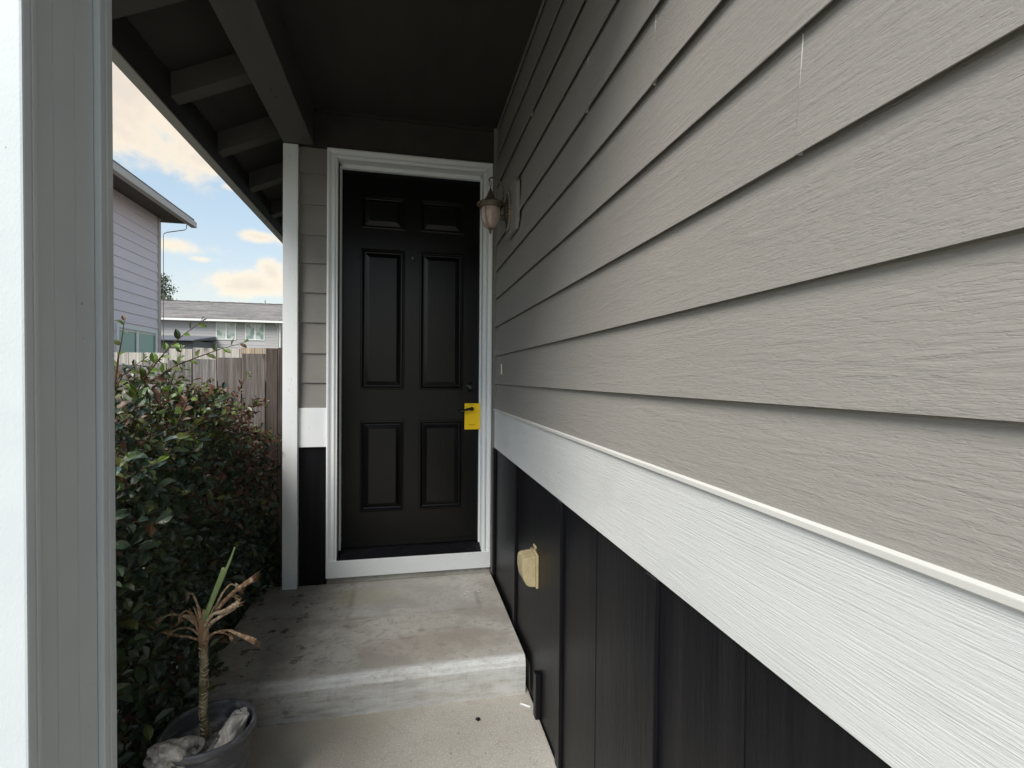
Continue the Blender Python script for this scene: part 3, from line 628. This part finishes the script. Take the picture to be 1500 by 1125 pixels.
def strap(name, pts, w, m, fold=.35, ragged=False):
    pts = [Vector(p) for p in pts]; n = len(pts); mb = MB(); rows = []
    w = tuple(q*.76 for q in w)
    # resample with a smooth curve
    fine_ = []
    for i in range(n-1):
        p0, p1, p2, p3 = pts[max(i-1, 0)], pts[i], pts[i+1], pts[min(i+2, n-1)]
        for q in range(5):
            t = q/5; fine_.append(.5*((2*p1)+(p2-p0)*t+(2*p0-5*p1+4*p2-p3)*t*t+(3*p1-p0-3*p2+p3)*t**3))
    fine_.append(pts[-1]); n = len(fine_)
    for i, p in enumerate(fine_):
        t = (fine_[min(i+1, n-1)]-fine_[max(i-1, 0)]).normalized(); s = t.cross(Vector((.15, -1, .25)))
        if s.length < .1: s = t.cross(Vector((0, 0, 1)))
        s.normalize(); nn = s.cross(t).normalized(); f_ = i/(n-1)
        ww = w[0] + (w[1]-w[0])*f_ if len(w) == 2 else (w[0]+(w[1]-w[0])*min(1, f_*2) if f_ < .5 else w[1]+(w[2]-w[1])*(f_*2-1))
        jag = R.uniform(-.003, .003) if ragged and i > n-4 else 0
        rows.append([p - s*ww + nn*ww*fold, p + t*jag, p + s*ww + nn*ww*fold])
    for i in range(n-1):
        for k in range(2): mb.face((rows[i][k], rows[i][k+1], rows[i+1][k+1], rows[i+1][k]))
    if ragged:
        for q in range(4):
            a_ = fine_[-4] + Vector((0, 0, (q-1.5)*.005)); b_ = fine_[-1] + (fine_[-1]-fine_[-3])*RH0.uniform(.2, 1.1) + Vector((0, 0, (q-1.5)*.008)); u_ = Vector((0, 0, .0022))
            mb.face((a_-u_, a_+u_, b_+u_*.3, b_-u_*.3))
    o = mb.build(name, m, None, smooth=True); md = o.modifiers.new('s', 'SOLIDIFY'); md.thickness = .0012
    pp(o, pl, QI); return o
tag(strap('leaf', [(-.655, 1.80, -.80), (-.640, 1.80, -.77), (-.620, 1.81, -.71), (-.600, 1.82, -.645)], (.010, .011, .0095), m_greenl, .5), 'cut green strap leaf')
tag(strap('leaf', [(-.652, 1.79, -.81), (-.628, 1.785, -.75), (-.590, 1.78, -.66), (-.566, 1.775, -.60), (-.552, 1.77, -.562)], (.010, .006, .003), m_greenl, .6), 'long thin green leaf')
strap('leaf', [(-.650, 1.80, -.80), (-.610, 1.79, -.770), (-.560, 1.78, -.715), (-.497, 1.77, -.672)], (.006, .007, .009), m_drybr, .6, True)
strap('leaf', [(-.652, 1.79, -.83), (-.625, 1.78, -.785), (-.580, 1.76, -.765), (-.532, 1.745, -.738)], (.005, .007, .009), m_dryl, .5, True)
strap('leaf', [(-.650, 1.80, -.85), (-.625, 1.78, -.81), (-.590, 1.77, -.785), (-.545, 1.76, -.760)], (.005, .007, .004), m_dryl, .5)
strap('leaf', [(-.652, 1.79, -.89), (-.625, 1.77, -.845), (-.570, 1.75, -.825), (-.530, 1.74, -.838), (-.478, 1.73, -.862)], (.005, .004, .011), m_drybr, .5, True)
strap('leaf', [(-.645, 1.81, -.84), (-.625, 1.83, -.82), (-.600, 1.85, -.795), (-.585, 1.86, -.785)], (.005, .006, .003), m_dryl, .5)
strap('leaf', [(-.660, 1.80, -.88), (-.690, 1.78, -.85), (-.730, 1.77, -.835), (-.770, 1.76, -.805), (-.823, 1.75, -.765)], (.005, .005, .012), m_drybr, .5, True)
strap('leaf', [(-.662, 1.81, -.86), (-.690, 1.82, -.822), (-.725, 1.83, -.815), (-.760, 1.84, -.835), (-.785, 1.85, -.85)], (.004, .006, .009), m_drybr, .5, True)
strap('leaf', [(-.660, 1.80, -.83), (-.680, 1.79, -.795), (-.705, 1.78, -.780), (-.72, 1.77, -.782)], (.006, .007, .003), m_dryl, .5)
for k in range(9):
    a = R.uniform(-1.2, 1.2); x = -.655 + .012*sin(a)
    strap('leaf', [(x, 1.795, -.835), (x+.010*sin(a), 1.79, -.80), (x+.030*sin(a), 1.785, -.765+.015*R.random())], (.005, .004, .001), m_sheath if k % 2 else m_dryl, .5)

for a, l_, dz, m in ((-2.6, .15, .02, m_dryl), (-2.1, .11, .07, m_sheath), (2.3, .10, .05, m_dryl), (.5, .12, .09, m_dryl), (.9, .15, .03, m_sheath), (.2, .09, -.03, m_drybr), (2.9, .12, -.02, m_dryl)):
    ca, sa = cos(a), sin(a)*.5; z0_ = -.85 + RH0.uniform(-.03, .03)
    strap('leaf', [(-.656+.012*ca, 1.80+.012*sa, z0_), (-.656+l_*.35*ca, 1.80+l_*.35*sa, z0_+.035+dz*.5), (-.656+l_*.7*ca, 1.80+l_*.7*sa, z0_+.045+dz), (-.656+l_*ca, 1.80+l_*sa, z0_+.02+dz)], (.005, .0045, .002), m, .5, True)

# ------------------------------------------------------------------ hedge
hedge = empty('hedge_shrub', (-1.5, 2.4, -1.49), 'dense glossy evergreen shrub with russet young leaves filling the bed left of the steps', 'shrub')
HI = Matrix.Translation((1.5, -2.4, 1.49))
def leaf_proto(mi, L_=1.0, W_=.5, curl=.2, fold=.25):
    v = [(0, 0, 0), (.22*L_, .36*W_, fold*.30*W_), (.55*L_, .5*W_, fold*.42*W_+curl*.05), (.82*L_, .3*W_, fold*.22*W_-curl*.02), (L_, 0, -curl*.22),
         (.82*L_, -.3*W_, fold*.22*W_-curl*.02), (.55*L_, -.5*W_, fold*.42*W_+curl*.05), (.22*L_, -.36*W_, fold*.30*W_), (.30*L_, 0, curl*.02), (.65*L_, 0, -curl*.03)]
    f = [(0, 8, 1), (8, 9, 2, 1), (9, 4, 3, 2), (0, 7, 8), (8, 7, 6, 9), (9, 6, 5, 4)]
    return v, f
protos = [leaf_proto(0, 1, w, c, fo) for w, c, fo in ((.52, .2, .5), (.60, .5, .3), (.46, .05, .8), (.56, .8, .45))]
leaves = []     # (matrix, proto index, material index)
twigs = MB()
def top_h(x, y):
    d = -x
    near = -.08 if y < 2.4 else -.08 - .17*min(1, (y-2.4)/.7)
    h = near
    if d < 1.02: h -= (1.02-d)*(.9 if y < 2.5 else 1.5)
    if d > 1.6: h += .02
    if y < 1.75: h -= (1.75-y)*.5
    return h + .06*sin(5*x+2.3*y)+.05*sin(9*y-4*x) 
def lump(y, z): return .05*sin(5.3*y+3*z)+.04*sin(8.1*z-4.2*y+1)+.02*sin(17*y+11*z)
RH = random.Random(11)
def add_leaf(p, d, nrm, size, mi):
    x = d.normalized(); z = (nrm - x*nrm.dot(x))
    if z.length < .05: z = x.orthogonal()
    z.normalize(); y = z.cross(x)
    M = Matrix(((x.x*size, y.x*size, z.x*size, p.x), (x.y*size, y.y*size, z.y*size, p.y), (x.z*size, y.z*size, z.z*size, p.z), (0, 0, 0, 1)))
    leaves.append((M, RH.randrange(4), mi))
def pick(p, depth):
    r = RH.random()
    red = 0.03 + .62*max(0, min(1, (p.y-2.5)/.45))*max(0, min(1, (p.z+.85)/.3)) + (.06 if p.z > -.28 else 0)
    if r < red: return 4
    r = RH.random()
    if p.z > -.30: return 3 if r < .26 else 1 if r < .6 else 2 if r < .86 else 5
    if p.z > -.8: return 1 if r < .35 else 2 if r < .55 else 3 if r < .66 else 0
    return 0 if r < .5 else 2 if r < .75 else 1 if r < .94 else 3
def sprig(p, d, n, size, depth=0):
    d = d.normalized(); L_ = size*.55*n; side = d.orthogonal().normalized()
    end = p + d*L_; mid = p + d*L_*.5 + Vector((0, 0, .01))
    twigs.tube([p, mid, end], [.0022, .0016, .001], 4, cap=False)
    for k in range(n):
        t = (k+.7)/n; q = p + (end-p)*t; a = k*2.4 + RH.uniform(-.4, .4)
        s = (Matrix.Rotation(a, 3, d) @ side)
        dr = (s*.85 + d*RH.uniform(.3, .9) + Vector((0, 0, RH.uniform(-.25, .25))))
        nn = (Vector((.25, -.2, 1)) + d*.6 + Vector((RH.uniform(-.5, .5), RH.uniform(-.5, .5), 0)))
        add_leaf(q, dr, nn, size*RH.uniform(.7, 1.2), pick(q, depth))
cnt = 0
for k in range(5200):
    u = RH.random()
    if u < .36:       # side facing the landing
        y = RH.uniform(1.35, 3.45); zt = top_h(-1.0, y); z = RH.uniform(-1.47, zt)
        x = -.90 - .05*RH.random() + lump(y, z)*.7 - (.10 if z > zt-.12 else 0); d = Vector((.9, -.45, .3)) + Vector([RH.uniform(-.7, .7) for _ in range(3)])
        p = Vector((min(x, -.885), y, z)) - d*.03; size = RH.uniform(.030, .048) + .006*(y < 2.2 and z < -.2)
    elif u < .58:     # top
        x = RH.uniform(-2.7, -.88); y = RH.uniform(1.5, 3.5); z = top_h(x, y) - RH.random()**2*.14; d = Vector((.15, -.15, .9)) + Vector([RH.uniform(-.8, .8) for _ in range(3)])
        p = Vector((x, y, z)); size = RH.uniform(.024, .044)
    else:             # interior
        x = -.93 - 1.1*RH.random()**1.6; y = RH.uniform(1.4, 3.48); z = RH.uniform(-1.47, top_h(x, y)-.03); d = Vector([RH.uniform(-1, 1) for _ in range(3)])
        p = Vector((x, y, z)); size = RH.uniform(.045, .062)
    if y > 3.42 and x > -.80: continue
    if p.x > -.87: p.x = -.87
    sprig(p, d, RH.randrange(4, 8), size)
# front face towards the street
for k in range(260):
    x = RH.uniform(-2.4, -1.0); z = RH.uniform(-1.47, -.25); p = Vector((x, 1.34+.1*RH.random(), z)); sprig(p, Vector((.2, -.9, .3)) + Vector([RH.uniform(-.6, .6) for _ in range(3)]), 6, .05)
# long shoots rising out of the shrub
def shoot(pts, n, size, mats, r0=.004):
    pts = [Vector(p) for p in pts]; twigs.tube(pts, [r0*(1-.75*i/(len(pts)-1)) for i in range(len(pts))], 6)
    tot = sum((pts[i+1]-pts[i]).length for i in range(len(pts)-1))
    for k in range(n):
        s = tot*(k+.6)/n; i = 0
        while i < len(pts)-2 and s > (pts[i+1]-pts[i]).length: s -= (pts[i+1]-pts[i]).length; i += 1
        seg = pts[i+1]-pts[i]; p = pts[i]+seg*min(1, s/seg.length); d = seg.normalized(); side = (Vector((0, -1, 0)).cross(d)).normalized()*(1 if k % 2 else -1)
        dr = side*.8 + d*.7 + Vector((0, RH.uniform(-.6, .3), 0)); nn = Vector((RH.uniform(-.6, .6), -.8, .8+RH.uniform(-.6, .5)))
        add_leaf(p, dr, nn, size*(1.1-.45*k/n)*RH.uniform(.85, 1.2), RH.choice(mats))
    for a in (-.4, .4): add_leaf(pts[-1], (pts[-1]-pts[-2]).normalized()+Vector((a, 0, .2)), Vector((0, -.5, 1)), size*.6, RH.choice(mats))
G = [5, 1, 5, 3]; X_ = [5, 3, 4, 3]; RR = [4, 3, 4, 1]
shoot([(-1.06, 2.2, -.12), (-1.023, 2.2, -.026), (-.955, 2.18, .062), (-.905, 2.16, .115), (-.85, 2.14, .161), (-.783, 2.12, .207)], 13, .048, G)
shoot([(-1.07, 2.2, -.14), (-1.006, 2.2, -.032), (-.918, 2.25, .044), (-.837, 2.3, .089), (-.782, 2.33, .117), (-.704, 2.36, .146)], 15, .046, G + [4])
shoot([(-1.02, 2.0, -.1), (-1.005, 2.0, .048), (-.993, 2.0, .12), (-.984, 2.0, .193)], 8, .036, X_)
shoot([(-.88, 2.5, -.34), (-.822, 2.5, -.218), (-.779, 2.5, -.092), (-.73, 2.5, .004)], 11, .038, X_)
shoot([(-.93, 2.4, -.30), (-.871, 2.4, -.208), (-.748, 2.4, -.149), (-.621, 2.4, -.119)], 11, .036, X_)
shoot([(-1.02, 2.4, -.12), (-1.005, 2.4, -.029), (-.973, 2.4, .06), (-.962, 2.4, .114)], 8, .038, G)
shoot([(-1.08, 2.1, -.10), (-1.04, 2.1, .0), (-.98, 2.12, .06)], 7, .04, G)
shoot([(-.95, 2.7, -.3), (-.93, 2.7, -.16), (-.88, 2.72, -.07)], 8, .034, RR)
shoot([(-.88, 3.0, -.55), (-.84, 3.0, -.42), (-.77, 3.0, -.36), (-.745, 2.98, -.30)], 9, .03, RR, .003)
shoot([(-.9, 2.9, -.5), (-.86, 2.9, -.33), (-.82, 2.88, -.22)], 8, .032, RR, .003)
shoot([(-.9, 2.2, -.2), (-.86, 2.2, -.1), (-.80, 2.2, -.05)], 7, .04, X_)
for k in range(30):
    x = RH.uniform(-1.7, -.93); y = RH.uniform(2.0, 3.1); z = top_h(x, y); dx, dz = RH.uniform(-.05, .08), RH.uniform(.05, .14)
    shoot([(x, y, z-.05), (x+dx*.4, y, z+dz*.6), (x+dx, y, z+dz)], RH.randrange(5, 8), .034, [1, 2, 3, 4, 5], .002)
# the leaves that show largest are parts of their own; the rest are one mass
def score(L3):
    M = L3[0]; p = M.to_translation(); s = M.to_scale().x
    if p.x/p.y < -.50 or p.y < .8: return -1                                   # hidden behind the column
    outer = 1.0 if p.x > -.93 or p.z > top_h(p.x, p.y)-.05 else .35
    return s/p.length*outer
leaves.sort(key=score, reverse=True)
single = leaves[:299]; rest = leaves[299:]
cache = {}
for M, pi, mi in single:
    if (pi, mi) not in cache:
        me = bpy.data.meshes.new('leaf'); me.from_pydata(protos[pi][0], [], protos[pi][1]); me.materials.append(leaf_mats[mi]); cache[(pi, mi)] = me
    o = bpy.data.objects.new('leaf', cache[(pi, mi)]); C.objects.link(o); o.parent = hedge; o.matrix_parent_inverse = HI; o.matrix_basis = M
V = []; F = []; MI = []
for M, pi, mi in rest:
    b = len(V); pv_, pf = protos[pi]; V += [tuple(M @ Vector(q)) for q in pv_]; F += [tuple(b+i for i in q) for q in pf]; MI += [mi]*len(pf)
me = bpy.data.meshes.new('foliage'); me.from_pydata(V, [], F)
for m in leaf_mats: me.materials.append(m)
me.polygons.foreach_set('material_index', MI)
fo = bpy.data.objects.new('foliage', me); C.objects.link(fo); fo.parent = hedge; fo.matrix_parent_inverse = HI; fo['kind'] = 'stuff'
for k in range(36):
    x, y = RH.uniform(-2.2, -1.15), RH.uniform(1.5, 3.2); p = Vector((x, y, -1.5)); pts = [p]
    for q in range(5): p = p + Vector((RH.uniform(-.08, .1), RH.uniform(-.1, .1), .25)); pts.append(p)
    twigs.tube(pts, [.018, .014, .011, .008, .005, .003], 6)
o = twigs.build('branches', m_twig, hedge, recalc=False); o.matrix_parent_inverse = HI; o['kind'] = 'stuff'

# ------------------------------------------------------------------ fences
def fence(name, label, Yf, boards, back, group='cedar board fences behind the shrub'):
    e = empty(name, (-2, Yf, -1.56), label, 'fence', group); inv = Matrix.Translation((2, -Yf, 1.56))
    for x0, x1, zt, mi, tilt in boards:
        th = .016; mb = MB(); c = .0015
        pr = [(x0, -1.55), (x1, -1.55), (x1, zt-c), (x1-c, zt), (x0+c, zt+tilt), (x0, zt-c+tilt)]
        n = len(pr); b = len(mb.v)
        for yy in (Yf, Yf+th): mb.v += [(p, yy, q) for p, q in pr]
        mb.f.append(tuple(range(n))); mb.f.append(tuple(reversed(range(n, 2*n)))); mb.m += [0, 0]
        for i in range(n): mb.f.append(((i+1) % n, i, n+i, n+(i+1) % n)); mb.m.append(0)
        o = mb.build('fence_board', m_fence[mi], e); o.matrix_parent_inverse = inv
    for z in (-1.2, -.5, -.08):
        o = box('rail', boards[0][0], boards[-1][1], Yf+back[0], Yf+back[1], z-.045, z+.045, m_fence[1], e); o.matrix_parent_inverse = inv
    return e
bd = []; x = -.934 - 18*.148
while x < -.94:
    t = max(0, min(1, (x+1.75)/.8)); zt = .075 + .075*t + RH.uniform(-.006, .006)
    w = .1405; mi = 0 if RH.random() < .7 else 1
    if x > -1.30: mi = 1
    if x > -1.12: zt = .152
    bd.append((x + RH.uniform(0, .002), x+w, zt, mi, RH.uniform(-.004, .004))); x += .148
bd.append((x, x+.07, .19, 4, 0)); x += .074; bd.append((x, x+.06, .195, 4, 0))
fence('board_fence', 'weathered dark grey cedar fence directly behind the shrub', 3.60, bd, (.0165, .054))
bd = []; x = -3.55; k = 0
while x < -.75:
    zt = .155 if x < -1.72 else .185 + .018*min(1, (x+1.7)/.8) + RH.uniform(-.004, .004)
    w = .141; mi = 2
    if -1.16 < x < -1.0: mi = 3  # warm sunlight on this board put into its colour
    bd.append((x, x+w, zt, mi, RH.uniform(-.003, .003))); x += w + .009; k += 1
fence('board_fence', 'taller pale cedar fence whose board tops show above the dark fence', 3.80, bd, (-.054, -.0165))

# ------------------------------------------------------------------ lilac neighbour house
nb = empty('neighbour_house', (-4.725, 8.5, -1.56), 'lilac lap sided neighbouring house with dark soffit and corner downspout', 'house')
NI = Matrix.Translation((4.725, -8.5, 1.56))
def np_(o, parent=nb):
    o.parent = parent
    if parent is nb: o.matrix_parent_inverse = NI
    return o
XN = -4.725; YE = 10.86
nw = np_(box('side_wall', -11, XN-.02, 3.0, YE, -1.56, 3.06, m_lilac))
WY0, WY1, WZ0, WZ1 = 9.43, 10.66, -.35, .80
z = 3.055; k = 0
while z > -1.5:
    z0 = z - .1790; spans = [(3.0, YE-.09)]
    if z0 < WZ1+.09 and z > WZ0-.09: spans = [(3.0, WY0-.075), (WY1+.075, YE-.09)]
    for a, b in spans:
        MB().prism([(XN, z0), (XN-.0195, z0), (XN-.0195, z+.004), (XN-.012, z+.004)], a, b, 'y').build('siding_plank', m_lilac, nw)
    z = z0; k += 1
np_(box('corner_board', XN-.019, XN+.008, YE-.088, YE+.008, -1.56, 3.05, m_gut, bevel=.002), nw)
win = np_(MB().box(XN-.018, XN+.012, WY0-.07, WY0, WZ0-.07, WZ1+.07).box(XN-.018, XN+.012, WY1, WY1+.07, WZ0-.07, WZ1+.07).box(XN-.018, XN+.012, WY0, WY1, WZ1, WZ1+.07).box(XN-.018, XN+.012, WY0, WY1, WZ0-.07, WZ0).box(XN-.018, XN+.002, 9.99, 10.08, WZ0, WZ1).build('window', m_fwhite))
for a, b in ((WY0+.001, 9.989), (10.081, WY1-.001)):
    np_(box('pane', XN-.015, XN-.012, a, b, WZ0+.001, WZ1-.001, m_pane_g), win)
    np_(box('blind', XN-.0118, XN-.0105, a+.04, b-.04, .36, WZ1-.05, mat('pale_green_blind', (.33, .47, .40), .5)), win)
    np_(box('sash_rail', XN-.0118, XN-.008, a, b, WZ1-.04, WZ1-.002, m_fwhite), win)
# eave
np_(box('soffit', XN-.3, -4.305, 2.6, 11.15, 3.062, 3.085, m_lildark))
np_(box('gutter', -4.300, -4.200, 2.6, 11.17, 2.995, 3.110, m_gut, bevel=.008))
np_(MB().prism([(-4.24, 3.121), (-4.24, 3.165), (-7.8, 4.75), (-11.4, 3.165), (-11.4, 3.121), (-7.8, 4.70)], 2.6, 11.15, 'y').build('roof', m_roof))
np_(MB().prism([(XN-.02, 3.09), (XN-.02, 3.30), (-7.8, 4.64), (-11, 3.3), (-11, 3.09)], YE-.15, YE-.001, 'y').build('gable_wall', m_lilac))
np_(MB().tube([(-4.245, 10.85, 2.965), (-4.245, 10.85, 2.89), (-4.29, 10.86, 2.85), (-4.60, 10.88, 2.79), (-4.665, 10.90, 2.77), (-4.67, 10.90, 2.70), (-4.67, 10.90, -1.5)], .024, 10).build('downspout', m_gut, smooth=True))

# ------------------------------------------------------------------ far grey house
fh = empty('far_house', (-14, 38, -1.56), 'grey two storey house with shingle roof far beyond the fence', 'house')
FI = Matrix.Translation((14, -38, 1.56))
def fp(o, parent=fh):
    o.parent = parent
    if parent is fh: o.matrix_parent_inverse = FI
    return o
fw = fp(box('front_wall', -24, -8.22, 35.03, 44, -1.56, 3.50, m_fsid))
lapm = MB(); z = 3.45
while z > .6:
    z0 = z-.178
    for a, b in ((-24, -12.06), (-10.87, -10.33), (-9.16, -8.30)) if (z0 < 3.46 and z > 2.36) else ((-24, -8.30),):
        lapm.prism([(35.0, z0), (35.028, z0), (35.028, z+.003), (35.017, z+.003)], a, b, 'x')
    z = z0
o = lapm.build('lap_siding', m_fsid, fw); o['kind'] = 'stuff'
for (x0, x1) in ((-12.0, -10.93), (-10.27, -9.22)):
    z0, z1 = 2.40, 3.40
    w = fp(MB().box(x0-.055, x0, 34.985, 35.025, z0-.055, z1+.055).box(x1, x1+.055, 34.985, 35.025, z0-.055, z1+.055).box(x0, x1, 34.985, 35.025, z1, z1+.055).box(x0, x1, 34.985, 35.025, z0-.055, z0).box((x0+x1)/2-.04, (x0+x1)/2+.04, 34.995, 35.025, z0, z1).build('window', m_fwhite))
    for a, b in ((x0+.001, (x0+x1)/2-.041), ((x0+x1)/2+.041, x1-.001)): fp(box('pane', a, b, 35.005, 35.02, z0+.001, z1-.001, m_pane_f), w)
fp(box('gutter', -24.3, -7.9, 34.45, 34.58, 3.47, 3.60, m_fwhite))
fp(box('soffit', -24.3, -7.9, 34.585, 35.02, 3.505, 3.53, m_fwhite))
fr = fp(MB().prism([(34.50, 3.61), (34.50, 3.66), (38.6, 5.22), (42.7, 3.66), (42.7, 3.61), (38.6, 5.16)], -24.4, -7.85, 'x').build('roof', m_roof))
xx = -24.2
while xx < -8.2:                                  # ridge cap shingles
    fp(box('ridge_cap', xx, xx+.30, 38.5, 38.7, 5.215, 5.25+.012*(int(xx*3) % 2), m_roof), fr); xx += .31
fp(MB().tube([(-13.2, 37.6, 4.7), (-13.2, 37.6, 5.10)], .05, 8).build('vent_pipe', m_gut), fr)
fp(MB().tube([(-9.9, 38.0, 4.9), (-9.9, 38.0, 5.42)], .05, 8).build('vent_pipe', m_gut), fr)
fp(MB().tube([(-8.42, 34.55, 3.50), (-8.40, 34.92, 3.30), (-8.36, 34.95, 3.2), (-8.36, 34.95, -1.4)], .05, 8).build('downspout', m_gut))
fp(box('corner_board', -8.30, -8.20, 34.99, 35.028, -1.5, 3.46, m_fwhite))
fp(MB().prism([(31.6, 2.02), (31.6, 2.08), (34.99, 2.52), (34.99, 2.30)], -19, -12.05, 'x').build('lower_roof', m_fdark))
fp(box('lower_wall', -18.8, -12.2, 32.0, 34.98, -1.56, 2.08, m_fdark))
fh2 = empty('far_house', (-5, 40, -1.56), 'white sided house beyond the fence, mostly hidden by the white corner board', 'house')
o = box('side_wall', -8.15, -2, 36.5, 46, -1.56, 3.6, m_fwhite, fh2); o.matrix_parent_inverse = Matrix.Translation((5, -40, 1.56))
o = MB().prism([(-8.6, 3.6), (-8.6, 3.66), (-5, 5.2), (-1.5, 3.66), (-1.5, 3.6)], 36.2, 46.4, 'y').build('roof', m_roof, fh2); o.matrix_parent_inverse = Matrix.Translation((5, -40, 1.56))

# ------------------------------------------------------------------ far tree
def tree(x, y, h, r, seed, label):
    rr = random.Random(seed); e = empty('tree', (x, y, -1.56), label, 'tree'); inv = Matrix.Translation((-x, -y, 1.56))
    tr = MB(); tr.tube([(x, y, -1.56), (x+.1, y, h*.4), (x, y, h*.85)], [.22, .15, .04], 8)
    for k in range(26):
        a = rr.uniform(0, 6.28); z = rr.uniform(.35, .9)*h; l = r*rr.uniform(.4, .9)*(1.15-z/h)
        tr.tube([(x, y, z), (x+cos(a)*l*.6, y+sin(a)*l*.6, z+l*.35), (x+cos(a)*l, y+sin(a)*l, z+l*.75)], [.05, .03, .01], 5)
    o = tr.build('trunk', m_twig, e, recalc=False); o.matrix_parent_inverse = inv
    v = []; f = []
    for k in range(260):
        a = rr.uniform(0, 6.28); t = rr.uniform(.25, 1.0); rad = r*(1.1-t)**.6*rr.uniform(.3, 1.0)
        c = Vector((x+cos(a)*rad, y+sin(a)*rad, t*(h+1)-1))
        for q in range(26):
            p = c + Vector([rr.gauss(0, .22) for _ in range(3)]); s = rr.uniform(.06, .12); d1 = Vector([rr.uniform(-1, 1) for _ in range(3)]).normalized()*s; d2 = d1.orthogonal().normalized()*s*.6
            b = len(v); v += [tuple(p-d1), tuple(p+d2), tuple(p+d1), tuple(p-d2)]; f.append((b, b+1, b+2, b+3))
    me = bpy.data.meshes.new('crown'); me.from_pydata(v, [], f); me.materials.append(m_conif)
    o = bpy.data.objects.new('crown', me); C.objects.link(o); o.parent = e; o.matrix_parent_inverse = inv; o['kind'] = 'stuff'
tree(-21.2, 48, 8.6, 3.0, 3, 'leafy tree rising behind the far roof beside the lilac house')
